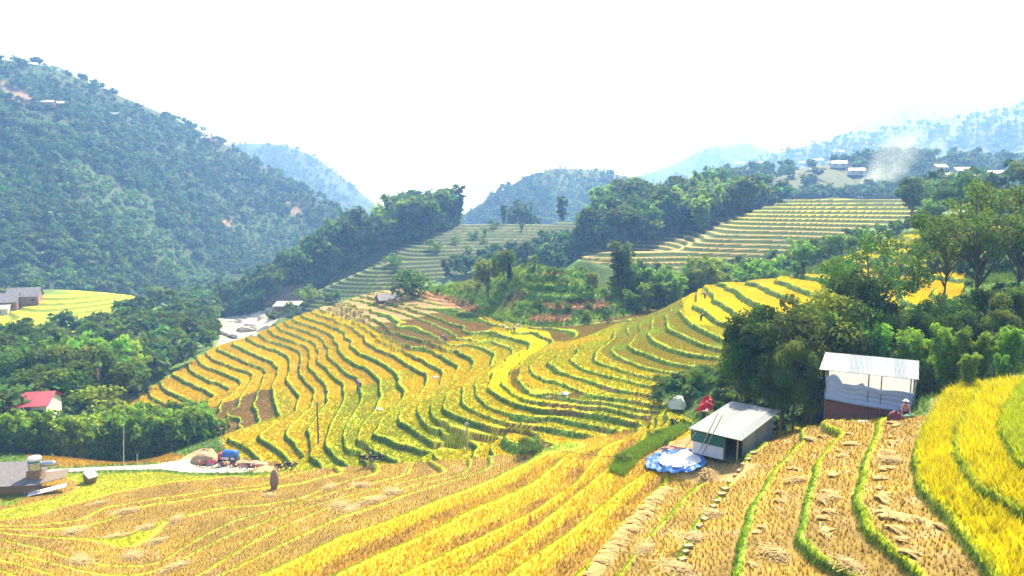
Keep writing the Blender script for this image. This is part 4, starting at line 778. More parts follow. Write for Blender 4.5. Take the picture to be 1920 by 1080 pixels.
q = MB().lathe([(.06, -.05), (.22, .0), (.26, .16), (.17, .3), (.05, .33)], 12).build('cloth_bundle', plain('purple_cloth', (.22, .12, .45), .7, scale=6), smooth_=True); q.location = ground(1337, 858); tag(q, 'small purple bundle at the foot of the pale hut wall', 'bundle')
# white shelter on brick footing
B_ = empty('white_shelter', (22.7, 48.9, -15.75), R(-27)); tag(B_, 'tall open shelter with a bright tin roof, white tarp sides and brick base', 'shelter')
MB().slab([(-.45, -.35, 4.02), (5.75, -.35, 3.98), (5.95, 3.25, 4.58), (-.25, 3.25, 4.62)], .03).build('roof', M_TINW, B_)
MB().box((2.8, 0, .82), (5.6, .14, 1.7)).box((.02, 1.5, .82), (.14, 2.84, 1.7)).box((5.58, 1.5, .82), (.14, 2.84, 1.7)).build('brick_base', M_BRICK, B_)
for x in (.05, 2.75, 3.55, 5.52): MB().tube([(x, -.12, .0), (x, -.12, 4.0)], .04, 6).build('post', M_POST, B_)
for x in (.05, 2.8, 5.52): MB().tube([(x, 3.0, .0), (x, 3.0, 4.5)], .04, 6).build('post', M_POST, B_)
def tarp_wall(p0, p1, zb_, zt_, sag, name, off=0., n=44, mth=16):
    vs = []; fs = []; p0 = Vector(p0); p1 = Vector(p1); nn = Vector((-(p1 - p0).y, (p1 - p0).x, 0)).normalized()
    for i in range(n + 1):
        u = i / n; b = p0.lerp(p1, u); z0, z1 = zb_(u), zt_(u)
        for j in range(mth + 1): w = j / mth; vs.append(b + nn * (off + .022 * math.sin(w * 26 + u * 5 + 1.5 * math.sin(u * 7)) * sag + .10 * math.sin(w * 3.1) * sag) + Vector((0, 0, z0 + (z1 - z0) * w)))
    for i in range(n):
        for j in range(mth): a = i * (mth + 1) + j; fs.append((a, a + mth + 1, a + mth + 2, a + 1))
    me = bpy.data.meshes.new(name); me.from_pydata(vs, [], fs); me.materials.append(M_TARPF if name == 'front_tarp' else M_TARP); me.polygons.foreach_set('use_smooth', [True] * len(me.polygons)); o = bpy.data.objects.new(name, me); COL.objects.link(o); o.parent = B_
    k = o.modifiers.new('thickness', 'SOLIDIFY'); k.thickness = .012; return o
def topline(u):
    z = 3.28 - .30 * min(1, u * 1.6) + .04 * math.sin(u * 17)
    if u < .12: z = 3.75 - .3 * abs(u - .09) / .09
    elif u < .22: z = 3.75 - (u - .12) * 8
    if .36 < u < .44: z += .22 * (1 - abs(u - .42) / .06) if u > .38 else .02
    return z
tarp_wall((.0, -.22, 0), (5.6, -.22, 0), lambda u: 1.86 - .28 * u - .10 * math.sin(u * 3.1), topline, 1., 'front_tarp')
tarp_wall((-.08, 2.95, 0), (5.7, 2.95, 0), lambda u: 1.75, lambda u: 4.45, .4, 'back_tarp'); tarp_wall((5.66, -.2, 0), (5.75, 2.9, 0), lambda u: 1.6, lambda u: 3.75 + .45 * u, .6, 'side_tarp')
tarp_wall((-.06, 2.9, 0), (-.06, -.15, 0), lambda u: 2.0, lambda u: 4.2 - .5 * u, .6, 'side_tarp')
MB().box((2.8, 1.5, 1.72), (5.4, 2.7, .06)).build('floor_boards', M_WOOD, B_)
ls = MB().slab([(0, -.7, 1.55), (.95, -.6, .25), (.95, 1.3, .35), (0, 1.3, 1.75)], .025).build('tin_sheet', M_TINW); ls.location = B_.matrix_basis @ Vector((5.86, .3, .25)) if False else (Matrix.Translation(B_.location) @ Euler((0, 0, R(-27))).to_matrix().to_4x4()) @ Vector((5.86, .2, .35)); ls.rotation_euler = (0, 0, R(-27)); tag(ls, 'blue grey corrugated sheet leaning against the right end of the white shelter', 'tin sheet')
MW = Matrix.Translation(B_.location) @ Euler((0, 0, R(-27))).to_matrix().to_4x4()
for k, (x, w_, lab) in enumerate([(2.05, .34, 'white sack on the shelter floor, left of three'), (2.75, .36, 'white sack on the shelter floor, between two others'), (3.3, .28, 'white sack on the shelter floor, right and smallest of three')]):
    s_ = MB().lathe([(.05, 0), (w_, .06), (w_ * 1.05, .2), (w_ * .8, .36), (.06, .42)], 12).build('sack', M_WHITE, smooth_=True); s_.location = MW @ Vector((x, .22, 1.75)); tag(s_, lab, 'sack', 'sacks on the shelter floor')
def lump(name, px, py, sx, sy, sz, mat, label, cat, seed=1, D=None, amp=.35, n=28, m_=14, sq=1.0):
    g = ground(px, py) if D is None else atD(px, D); vs = []; fs = []
    for j in range(m_ + 1):
        t_ = j / m_ * math.pi / 2
        for i in range(n):
            a = 2 * math.pi * i / n; k = 1 + amp * (float(fbm(np.array(math.cos(a) * 2.1 + 9 + seed), np.array(math.sin(a) * 2.1 + t_ * 2.3), seed, 3)) - .5) * 2
            vs.append((sx * math.cos(t_) ** sq * math.cos(a) * k, sy * math.cos(t_) ** sq * math.sin(a) * k, sz * math.sin(t_) ** (2 - sq if sq < 1 else 1) * k - .05))
    for j in range(m_):
        for i in range(n): fs.append((j * n + i, j * n + (i + 1) % n, (j + 1) * n + (i + 1) % n, (j + 1) * n + i))
    me = bpy.data.meshes.new(name); me.from_pydata(vs, [], fs); me.materials.append(mat); me.polygons.foreach_set('use_smooth', [True] * len(me.polygons)); o = bpy.data.objects.new(name, me); COL.objects.link(o); o.location = g; return tag(o, label, cat)
lump('sheeted_heap', 1270, 763, 1.0, .8, 1.2, M_WHITE, 'heap under a white sheet on the bank behind the grey roofed hut', 'covered heap', 4, amp=.4, sq=.7); lump('white_cloth', 1258, 763, .35, .3, .8, M_WHITE, 'white cloth hanging down left of the sheeted heap', 'cloth', 6)
lump('red_cloth', 1326, 770, 1.0, .8, 1.25, M_RED, 'crumpled red cloth heaped behind the grey tin roof', 'cloth', 9, amp=.4); lump('pink_cloth', 1325, 776, .5, .5, .45, plain('pink_white', (.75, .45, .45), .7), 'pale pink cloth at the foot of the red heap', 'cloth', 3, amp=.5)
lump('green_cloth', 1311, 741, .3, .25, .4, plain('green_cloth', (.01, .35, .14), .6), 'small bright green cloth on the overgrown bank', 'cloth', 5, amp=.5)
gs = MB().slab([(0, 0, 0), (1.9, .5, .15), (2.4, 1.6, .35), (.5, 1.2, .2)], .02).build('green_sheet', plain('aqua_sheet', (.38, .60, .55), .4)); gs.location = ground(1478, 790) + Vector((0, 0, .12)); tag(gs, 'pale green sheet lying left of the brick base', 'sheet')
bb = MB().box((0, 0, .32), (.42, .3, .64), top=.8).build('blue_bag', plain('blue_bag', (.03, .16, .55), .5), bevel=.05); bb.location = ground(1541, 789); tag(bb, 'small blue bag standing at the left corner of the brick base', 'bag')
dk = lump('dark_bundle', 1681, 787, .50, .32, .55, plain('dark_cloth', (.05, .03, .05), .7, c2=(.25, .05, .06)), 'dark bundle lying left of the seated person', 'bundle', 8, amp=.4); lump('green_sack', 1706, 783, .45, .28, .28, plain('green_sack', (.02, .16, .07), .7), 'dark green sack lying right of the seated person', 'sack', 11, amp=.3)
lump('paper_scraps', 1622, 790, .5, .2, .1, M_WHITE, 'pale rags lying in the grass before the brick base', 'rags', 12, amp=.6); lump('rubbish_pile', 1260, 843, .8, .35, .3, plain('rubbish', (.6, .45, .36), .8, scale=9, c2=(.75, .25, .2)), 'scattered pile of rubbish above the blue tarp', 'rubbish', 14, amp=.6)
# ------------------------------------------------------------------ people
M_SKIN = plain('skin', (.36, .20, .13), .6, var=.05); M_HAIR = plain('black_hair', (.012, .010, .010), .5)
def skin(name, vs, es, rad, mat, parent):
    me = bpy.data.meshes.new(name); me.from_pydata(vs, es, []); me.materials.append(mat); o = bpy.data.objects.new(name, me); COL.objects.link(o); o.parent = parent
    o.modifiers.new('skin', 'SKIN'); me.skin_vertices or me.skin_vertices
    if not me.skin_vertices:
        bm = bmesh.new(); bm.from_mesh(me); bm.verts.layers.skin.verify(); bm.to_mesh(me); bm.free()
    for k, r_ in enumerate(rad): sv = me.skin_vertices[0].data[k]; sv.radius = (r_, r_) if not isinstance(r_, tuple) else r_; sv.use_root = k == 0
    s_ = o.modifiers.new('sub', 'SUBSURF'); s_.levels = 1; s_.render_levels = 2; return o
def person(loc, rz, pose, top, low, label, hat=None, group=None):
    P = empty('person', loc, rz); tag(P, label, 'person', group); hip, lean, kn = {'stand': (.86, .02, 0), 'walk': (.85, .06, 0), 'bend': (.80, .62, 0), 'sit': (.32, .12, 1)}[pose]
    sh = Vector((0, lean * .8, hip + .50 * math.cos(lean * 1.2))); ch = Vector((0, lean * .45, hip + .27)); nk = sh + Vector((0, lean * .10, .09)); hd = nk + Vector((0, .03 + lean * .16, .15 - lean * .12)); V_ = [Vector((0, 0, hip)), ch, sh, nk, hd, hd + Vector((0, .01, .09))]; rd = [(.14, .10), (.135, .10), (.13, .09), .05, (.085, .095), (.05, .06)]; ed = [(0, 1), (1, 2), (2, 3), (3, 4), (4, 5)]
    legs = []; arms = []
    for s_ in (-1, 1):
        st_ = .16 * s_ if pose == 'walk' else 0
        if kn: k_, an, ft = (.12 * s_, .40, .42), (.13 * s_, .44, .06), (.13 * s_, .60, .04)
        else: k_, an, ft = (.10 * s_, .03 + st_, hip * .52), (.11 * s_, -.02 + st_ * 1.6, .08), (.12 * s_, .13 + st_ * 1.6, .04)
        b = len(V_); V_ += [Vector((.10 * s_, 0, hip - .04)), Vector(k_), Vector(an), Vector(ft)]; rd += [.085, .058, .038, .035]; ed += [(0, b), (b, b + 1), (b + 1, b + 2), (b + 2, b + 3)]; legs.append((b, b + 1, b + 2))
        sx = sh + Vector((.19 * s_, 0, -.03)); fw = .30 if pose in ('bend', 'sit') else .06; el = sx + Vector((.05 * s_, fw * .4, -.27)); wr = el + Vector((-.02 * s_, fw * .7 + .06, -.22)); b = len(V_)
        V_ += [sx, el, wr, wr + Vector((0, .03, -.09))]; rd += [.055, .042, .030, .034]; ed += [(2, b), (b, b + 1), (b + 1, b + 2), (b + 2, b + 3)]; arms.append((b, b + 1, b + 2))
    skin('body', V_, ed, rd, M_SKIN, P)
    tv = [V_[0] + Vector((0, 0, -.02)), V_[1], V_[2]]; te = [(0, 1), (1, 2)]; tr = [(.165, .125), (.16, .125), (.15, .11)]
    for a in arms: b = len(tv); tv += [V_[i_] for i_ in a]; tr += [.072, .058, .045]; te += [(2, b), (b, b + 1), (b + 1, b + 2)]
    skin('jacket', tv, te, tr, top, P); lv = [V_[0]]; le = []; lr = [(.16, .125)]
    for a in legs: b = len(lv); lv += [V_[i_] for i_ in a]; lr += [.105, .078, .055]; le += [(0, b), (b, b + 1), (b + 1, b + 2)]
    skin('trousers', lv, le, lr, low, P); h_ = V_[4]
    hr = MB().lathe([(.02, -.09), (.098, -.06), (.112, .02), (.09, .09), (.02, .125)], 14, (h_.x, h_.y - .02, h_.z + .03)).build('hair', M_HAIR, P, True)
    if hat: MB().lathe([(.21, .0), (.20, .015), (.12, .04), (.10, .12), (.03, .14)] if hat[0] == 'brim' else [(.30, -.02), (.16, .09), (.02, .19)], 18, (h_.x, h_.y, h_.z + .06)).build('hat', hat[1], P, True)
    return P
M_PINK = plain('pink_shirt', (.75, .02, .28), .7); M_LPINK = plain('light_pink', (.75, .32, .38), .7); M_JEAN = plain('grey_blue_trousers', (.30, .32, .42), .8); M_NAVY = plain('navy_cloth', (.03, .03, .22), .8); M_BLK = plain('black_cloth', (.015, .015, .02), .8); M_HATW = plain('pale_hat', (.80, .68, .64), .7); M_PURP = plain('violet_cloth', (.45, .16, .55), .6)
person(ground(1696, 781), R(160), 'sit', M_LPINK, M_BLK, 'person in a pink top and pale hat sitting at the right end of the shelter', ('brim', M_HATW))
person(ground(398, 880), R(200), 'stand', M_PINK, M_JEAN, 'person in a bright pink shirt standing between the motorbikes on the road')
person(ground(835, 641), R(60), 'bend', M_NAVY, M_NAVY, 'person in dark blue bending over a cut terrace')
person(ground(1314, 603), R(-50), 'bend', M_BLK, M_BLK, 'person in black bending at the edge of the right golden terrace'); person(ground(1322, 561), R(30), 'bend', M_BLK, M_BLK, 'person in black stooping in the rice near the top of the right terraces')
person(ground(952, 624), R(90), 'bend', M_WHITE, M_BLK, 'left of two people in pale tops above the bright yellow terrace', ('cone', M_HATW)); person(ground(964, 623), R(-70), 'bend', M_WHITE, M_BLK, 'right of two people in pale tops above the bright yellow terrace', ('cone', M_HATW))
person(ground(560, 697), R(0), 'bend', M_BLK, M_BLK, 'person in black working between two golden terraces')
q = person(ground(676, 727), R(150), 'bend', M_PURP, M_BLK, 'person under a violet hat at the lower end of the golden terraces', ('cone', M_PURP))
for px, py, lab in [(711, 769, 'white sack left on the edge of a green terrace'), (816, 709, 'white and grey sack on a cut terrace near the middle'), (1060, 741, 'white sack on the brown terrace beside the bright yellow one')]: lump('sack', px, py, .55, .35, .4, M_WHITE, lab, 'sack', int(px), amp=.4)
lump('straw_stack_foot', 727, 615, .5, .4, .4, M_WOOD, 'dark bundle on the cut terrace near the crest', 'bundle', 3)
# ------------------------------------------------------------------ motorbikes, truck and things by the road
def wheel_mb(x, z, r_, w_=.045): return MB().lathe([(r_ - .055, -w_), (r_ - .01, -w_ * .8), (r_, 0), (r_ - .01, w_ * .8), (r_ - .055, w_)], 22, (x, 0, z), 'y')
def make_bike(body):
    B = empty('motorbike', (0, 0, 0))
    for x in (-.62, .62):
        w = MB(); n = 22
        for i in range(n):
            pass
        tor = MB(); vs = []; fs = []
        for i in range(20):
            a = 2 * math.pi * i / 20
            for k in range(6): b = 2 * math.pi * k / 6; rr = .26 + .045 * math.cos(b); vs.append((x + rr * math.cos(a), .045 * math.sin(b), .30 + rr * math.sin(a)))
        for i in range(20):
            for k in range(6): fs.append((i * 6 + k, ((i + 1) % 20) * 6 + k, ((i + 1) % 20) * 6 + (k + 1) % 6, i * 6 + (k + 1) % 6))
        t_ = tor.add(vs, fs).build('wheel', M_RUB, B, True); h = MB().lathe([(.05, -.05), (.05, .05)], 10, (x, 0, .30), 'y')
        for i in range(8): a = math.pi * i / 4; h.tube([(x + .04 * math.cos(a), 0, .30 + .04 * math.sin(a)), (x + .23 * math.cos(a), 0, .30 + .23 * math.sin(a))], .008, 4)
        h.build('rim', M_STEEL, t_)
    MB().tube([(-.62, 0, .30), (-.28, 0, .42), (.10, 0, .40), (.34, 0, .72), (.40, 0, .95)], [.05, .09, .08, .06, .04], 8).box((-.05, 0, .34), (.34, .22, .24)).build('frame', M_DARK, B)
    MB().tube([(.40, .09, .95), (.62, .07, .30)], .025, 6).tube([(.40, -.09, .95), (.62, -.07, .30)], .025, 6).build('front_fork', M_STEEL, B)
    MB().add([(.36, -.17, .85), (.36, .17, .85), (.22, .15, .40), (.22, -.15, .40), (.42, -.12, .90), (.42, .12, .90), (.30, .12, .38), (.30, -.12, .38)], [(0, 1, 2, 3), (4, 7, 6, 5), (0, 4, 5, 1), (2, 6, 7, 3), (0, 3, 7, 4), (1, 5, 6, 2)]).build('leg_shield', body, B, bevel=.02)
    MB().tube([(-.86, 0, .68), (-.45, 0, .66), (-.1, 0, .58)], [.06, .12, .08], 8).tube([(.40, 0, .62), (.62, 0, .66), (.86, 0, .52)], [.05, .07, .04], 6).build('body_panel', body, B, True)
    MB().box((-.35, 0, .76), (.74, .24, .10), top=.85).build('seat', M_RUB, B, bevel=.03)
    MB().tube([(.32, -.34, 1.02), (.42, 0, .99), (.32, .34, 1.02)], .018, 6).build('handlebar', M_STEEL, B)
    MB().lathe([(.02, -.05), (.09, 0), (.085, .07), (.02, .09)], 12, (.44, 0, .93), 'x').build('headlight', M_STEEL, B, True)
    MB().tube([(-.1, -.16, .25), (-.5, -.18, .27), (-.8, -.18, .34)], [.03, .045, .05], 8).build('exhaust', M_STEEL, B)
    return B
MR = plain('red_paint', (.40, .02, .04), .3, var=.05); MO = plain('orange_paint', (.55, .12, .05), .35, var=.05); MK = plain('black_paint', (.02, .022, .03), .25, var=.05)
def dup(o, kids=True):
    r_ = o.copy(); COL.objects.link(r_)
    for c in o.children:
        k = c.copy(); COL.objects.link(k); k.parent = r_
        for g in c.children: h = g.copy(); COL.objects.link(h); h.parent = k
    return r_
protos = [(make_bike(MR)), (make_bike(MO)), (make_bike(MK))]; usedp = set()
for pi, px, py, rz, lab in [(1, 381, 877, 195, 'motorbike parked left of the person in pink'), (0, 421, 879, -15, 'dark red motorbike in front of the blue covered truck, nearer the person in pink'), (0, 443, 880, -12, 'dark red motorbike at the right end of the blue covered truck'), (0, 471, 881, -10, 'red motorbike alone on the right of the blue covered truck'), (2, 529, 881, 8, 'black motorbike in the grass, left of the two at the terrace foot'), (2, 548, 879, 5, 'black motorbike in the grass, right of the two at the terrace foot'), (2, 688, 866, 15, 'motorbike half hidden behind the field edge, left of a pair'), (2, 708, 866, 20, 'motorbike half hidden behind the field edge, right of a pair')]:
    b = protos[pi] if pi not in usedp else dup(protos[pi]); usedp.add(pi); b.location = ground(px, py) + Vector((0, 0, .07)); b.rotation_euler = (R(4), 0, R(rz)); tag(b, lab, 'motorbike', 'motorbikes parked by the road')
TK = empty('cargo_truck', ground(430, 869) + Vector((0, 0, .03)), R(-8)); TK.scale = (1.05, 1.05, 1.05); tag(TK, 'small truck loaded with a rounded blue cover, parked behind the motorbikes', 'truck')
MB().box((.0, 0, .62), (2.6, 1.2, .16)).build('chassis', M_DARK, TK); MB().box((-1.05, 0, 1.05), (.6, 1.15, .75), top=.8).build('cab', MR, TK, bevel=.06)
MB().lathe([(.02, -.95), (.55, -.93), (.62, -.8), (.62, .75), (.58, .86), (.02, .9)], 22, (.25, 0, 1.22), 'x').build('load_cover', M_BLUE, TK, True); MB().box((-.3, -.56, .85), (1.1, .06, .32)).box((.8, -.56, .85), (.5, .06, .32)).build('side_board', M_STEEL, TK)
for x, y in ((-.95, -.55), (-.95, .55), (.8, -.55), (.8, .55)): wheel = MB().lathe([(.05, -.09), (.30, -.09), (.36, -.05), (.36, .05), (.30, .09), (.05, .09)], 18, (x, y, .36), 'y').build('wheel', M_RUB, TK)
lump('sand_pile', 386, 864, 1.9, 1.6, 1.6, plain('sand', (.44, .30, .17), .95, scale=4), 'conical pile of brown sand behind the road', 'sand pile', 2, amp=.18); lump('sand_pile', 478, 872, 1.8, 1.0, .6, plain('pale_sand', (.42, .29, .18), .95, scale=4), 'low pile of pale sand right of the blue covered truck', 'sand pile', 7, amp=.3)
bk = MB().lathe([(.30, -.05), (.42, .15), (.58, .8), (.60, 1.3), (.50, 1.9), (.30, 2.35), (.06, 2.55)], 18).build('woven_sack', plain('woven_brown', (.30, .20, .13), .85, scale=9, c2=(.20, .12, .08)), smooth_=True); bk.location = ground(514, 917); bk.rotation_euler = (0, R(4), 0); bk.scale = (.82, .82, .92); tag(bk, 'tall brown pointed sack standing alone in the cut field', 'sack')
TB = empty('threshing_box', ground(168, 904), R(-35)); TB.rotation_euler = (0, R(18), R(-35)); tag(TB, 'tilted wooden threshing box with a white top in the cut field', 'box'); MB().box((0, 0, .5), (1.0, .9, 1.0), top=1.25).build('box_body', M_WOOD, TB); MB().box((.1, 0, 1.15), (1.35, 1.1, .22)).build('lid', M_WHITE, TB, bevel=.04)
# hut and water tank at the left edge
LH = empty('grey_roofed_shed', atD(22, 95) + Vector((0, 0, -.3)), R(12)); tag(LH, 'low shed with worn grey roofs at the left edge of the cut field', 'shed')
MB().slab([(-4.2, -2.2, 1.5), (2.0, -2.2, 1.3), (1.6, 2.2, 2.6), (-4.2, 2.2, 2.8)], .06).build('roof', plain('worn_roof', (.09, .09, .105), .85, scale=3, c2=(.16, .15, .15)), LH); MB().slab([(1.2, -1.4, 1.0), (4.2, -.8, 1.5), (4.0, .9, 1.9), (1.2, .8, 1.6)], .06).build('lean_to_roof', plain('worn_boards', (.22, .18, .14), .85, scale=4), LH)
MB().box((-1.2, 0, .7), (5.0, 3.6, 1.5)).build('wall', M_WOOD, LH); MB().slab([(1.0, -2.9, .30), (4.6, -2.0, .75), (4.4, -1.2, .9), (.9, -2.0, .45)], .05).build('eave_sheet', M_PALE, LH)
for i in range(6): MB().box((.6 + i * .3, -2.3, .35), (.08, .05, 1.0), (R(15), 0, 0)).build('plank', M_BAMB, LH)
WTk = empty('water_tank', atD(37, 94) + Vector((0, 0, 1.5)), 0); tag(WTk, 'grey cylindrical water tank with white lid on the shed at the left edge', 'water tank')
MB().lathe([(.66, .7), (.68, .9), (.68, 1.9), (.64, 2.0)], 24).build('tank_body', M_STEEL, WTk, True); MB().lathe([(.70, 2.0), (.72, 2.12), (.60, 2.3), (.1, 2.36)], 24).build('lid', M_WHITE, WTk, True); MB().lathe([(.695, 1.72), (.70, 1.76), (.70, 1.86), (.695, 1.9)], 24).build('band', M_GREEN, WTk); MB().box((0, 0, .0), (1.3, 1.2, 1.4)).build('stand', M_WOOD, WTk)
MB().lathe([(.3, -.9), (.34, -.8), (.34, .8), (.3, .9)], 18, (1.25, .3, 1.35), 'x').build('heater_tube', M_STEEL, WTk, True)
# ------------------------------------------------------------------ houses
def house(loc, rz, w, d, h, rh, wallm, roofm, label, nwin=3, group=None, name='house', over=.4, shed=False):
    H = empty(name, loc, rz); tag(H, label, 'house', group); wl = MB()
    pr = [(-w / 2, -d / 2), (w / 2, -d / 2), (w / 2, d / 2), (-w / 2, d / 2)]; hb = h + (rh if shed else 0)
    vs = [(x, y, -1.0) for x, y in pr] + [(x, y, h if y < 0 else hb) for x, y in pr]; fs = [(3, 2, 1, 0), (0, 1, 5, 4), (1, 2, 6, 5), (2, 3, 7, 6), (3, 0, 4, 7), (4, 5, 6, 7)]; wl.add(vs, fs)
    if not shed: wl.add([(-w / 2, -d / 2, h), (-w / 2, d / 2, h), (-w / 2, 0, h + rh * .97), (w / 2, -d / 2, h), (w / 2, d / 2, h), (w / 2, 0, h + rh * .97)], [(0, 1, 2), (3, 5, 4), (0, 2, 5, 3), (1, 4, 5, 2)])
    wl.build('wall', wallm, H); a, b = w / 2 + over, d / 2 + over; k = rh / (d / 2) * over; r_ = MB()
    if shed: r_.slab([(-a, -b, h + .05 - k / 2), (a, -b, h + .05 - k / 2), (a, b, hb + .05 + k / 2), (-a, b, hb + .05 + k / 2)], .07)
    else: r_.slab([(-a, -b, h - k + .08), (a, -b, h - k + .08), (a, 0, h + rh + .08), (-a, 0, h + rh + .08)], .07).slab([(a, b, h - k + .08), (-a, b, h - k + .08), (-a, .0, h + rh + .085), (a, .0, h + rh + .085)], .07)
    r_.build('roof', roofm, H)
    for i in range(nwin):
        x = -w / 2 + w * (i + .5) / nwin
        if i == nwin // 2 and nwin > 1: MB().box((x, -d / 2 - .02, h * .36), (w * .11, .06, h * .74)).build('door', M_WOOD, H)
        else: f_ = MB().box((x, -d / 2 - .02, h * .52), (w * .14, .06, h * .36)).build('window', M_WOOD, H); MB().box((x, -d / 2 - .055, h * .52), (w * .11, .02, h * .28)).build('pane', M_GLASS, f_)
    return H
MWALL = plain('cream_wall', (.72, .66, .48), .8, scale=1); MRED = ribbed('red_roof', (.27, .025, .05), (.33, .04, .065), .3, .5, .1); MGR = plain('grey_roof', (.16, .16, .19), .8, scale=1); MWR = plain('white_roof', (.46, .46, .45), .5, scale=.6, c2=(.34, .34, .34)); MBW = plain('brown_wall', (.22, .13, .09), .8, scale=1); MPW = plain('pale_wall', (.55, .52, .47), .8, scale=.7)
house(atD(4, 124) + Vector((0, 0, 2.3)), R(12), 11, 5, 2.5, 1.3, MWALL, MRED, 'cream house with a red roof above the bamboo at the left edge', 5)
house(ground(10, 582, 200) + Vector((0, 0, .3)), R(25), 7, 6, 2.6, 2.3, MBW, MGR, 'dark timber house with grey roof left of the yellow field, nearer of two', 3); house(ground(48, 572, 200) + Vector((0, 0, .5)), R(22), 8, 6, 2.6, 2.3, MBW, MGR, 'dark timber house with grey roof left of the yellow field, further of two', 3); house(ground(4, 590, 190), R(20), 4, 4, 2, .8, MPW, MWR, 'little pale roof below the timber houses', 1)
house(ground(88, 768, 105) + Vector((0, 0, .2)), R(-8), 4, 4, 2.2, 1.0, MPW, MWR, 'small white roofed shed beside the red roofed house', 1); lump('blue_tarp', 107, 770, 1.2, .8, .8, M_BLUE, 'blue tarp over a heap beside the red roofed house', 'tarp', 21)
house(ground(540, 582, 230), R(5), 8, 6, 2.0, .7, MBW, MWR, 'flat white roofed shed by the river', 1, shed=True); house(atD(727, 174) + Vector((0, 0, -.7)), R(25), 5, 4, 1.0, 1.2, MBW, MGR, 'grey roof showing over the crest of the left terraces', 1)
for px, py, w, lab, rf in [(85, 198, 24, 'long pale roofed house high on the left mountain', MWR), (112, 200, 20, 'second pale roofed house high on the left mountain, under the trees', MWR), (216, 219, 15, 'lone pale roof among the trees of the left mountain', MWR), (388, 262, 16, 'roof on the spur of the left mountain, upper', MWR), (402, 268, 12, 'roof on the spur of the left mountain, lower', plain('tan_roof', (.6, .45, .3), .7))]:
    g = ground(px, py + 6, 300); house(g + Vector((0, 0, 2.0)), R(RNG.uniform(-20, 20)), w * .5, 5, 2.2, 1.5, MBW, rf, lab, 3)
for px, py, w, lab in [(1572,308,11,'white roof left of the smoke, lower of two'),(1605,322,11,'white roof just left of the smoke'),(1534,296,8,'small roof among trees left of the smoke'),(1573,280,8,'small roof higher on the slope left of the smoke'),(1640,268,9,'pale roof above the smoke'),(1508,300,8,'small far roof at the edge of the pale terraces'),(1385,300,7,'far roof at the foot of the distant round hill'),(1430,300,7,'far roof on the slope right of the distant round hill')]:
    g = ground(px, py + 8, 380); house(g + Vector((0, 0, 1.5)), R(RNG.uniform(-15, 15)), w * .8 * (g.length / 480), 5, 2.2, 1.4, MPW, MWR, lab, 2)
for px, D, yb, w, lab in [(1806,330,330,12,'white roofed farmhouse beside the round dark tree'),(1862,300,338,11,'white roofed farmhouse at the right, nearest of the group'),(1780,360,336,8,'low farmhouse left of the round dark tree'),(1835,310,345,6,'small shed between the two larger farmhouses'),(1760,380,322,8,'far farmhouse right of the smoke'),(1905,420,318,12,'pale roof behind the tree at the right edge')]:
    a, e = aze(px, yb); z = float(e) * D; a = float(a); H = house(Vector((D * math.sin(a), D * math.cos(a), max(z, float(hz(D * math.sin(a), D * math.cos(a)))))), R(RNG.uniform(-8, 12)), w * .62, 5, 2.1, 1.3, MPW, MWR, lab, 3)
lump('stone_heap', 463, 620, 3, 2, 1.5, plain('river_stone', (.40, .36, .32), .9), 'dark boulder at the right bank of the river', 'boulder', 31)
for i, (px, py) in enumerate([(425, 630), (416, 627), (436, 634), (470, 612), (505, 590), (520, 584), (490, 598), (478, 630), (450, 605)]): lump('boulder', px, py, RNG.uniform(1, 2.4), RNG.uniform(.8, 1.6), RNG.uniform(.6, 1.5), plain('dark_stone', (.16, .15, .15), .9) if i < 3 else plain('pale_stone', (.55, .50, .45), .9), 'dark boulder in the pale river bed' if i < 3 else 'pale boulder on the river bank', 'boulder', i + 40)['group'] = 'dark boulders of the river' if i < 3 else 'pale boulders of the river'
# ------------------------------------------------------------------ poles, stakes and wires
def upole(px, py, hpx, r_, lab, mat=M_POST, cap=False):
    g = ground(px, py); h = hpx * math.hypot(g.x, g.y) / F; P = empty('utility_pole', g); tag(P, lab, 'pole'); MB().tube([(0, 0, -.4), (0, 0, h)], [r_, r_ * .75], 8).build('shaft', mat, P)
    MB().box((0, 0, h - .25), (1.1 if cap else .5, .07, .07)).build('crossbar', mat, P)
    for s_ in (-1, 1): MB().lathe([(.03, 0), (.05, .05), (.03, .13)], 8, (s_ * (.5 if cap else .2), 0, h - .21)).build('insulator', M_WHITE, P)
    return g + Vector((0, 0, h - .1))
t1 = upole(597, 832, 80, .13, 'dark wooden pole standing on the lower left terraces', M_POST); t2 = upole(876, 846, 58, .12, 'grey pole with pale top at the foot of the middle terraces', plain('concrete_pole', (.42, .42, .40), .8)); t3 = upole(417, 848, 46, .07, 'thin brown pole at the end of the bamboo row', M_BAMB); t4 = upole(362, 776, 20, .06, 'short pole with pale top above the bamboo on the left terraces', M_STEEL)
pole(ground(232, 880), T(232, 795, 98), .05, 'tall thin stake left of two beside the road', 'stake', 'stake', None, M_POST); pole(ground(257, 893), T(257, 850, 92), .04, 'shorter thin stake right of two beside the road', 'stake', 'stake', None, M_POST); pole(ground(427, 889), T(427, 866, 92), .04, 'short stake in front of the dark red motorbikes', 'stake', 'stake', None, M_POST)
pole(ground(1086, 656), T(1087, 636, 100), .05, 'short post on the edge of the brown terrace', 'stake', 'stake', None, M_POST); pole(ground(1224, 736), T(1221, 706, 72), .04, 'crooked grey stake on the overgrown bank', 'stake', 'stake', None, M_BAMB); pole(ground(1178, 715), T(1179, 690, 80), .04, 'thin stake on the terrace left of the overgrown bank', 'stake', 'stake', None, M_POST)
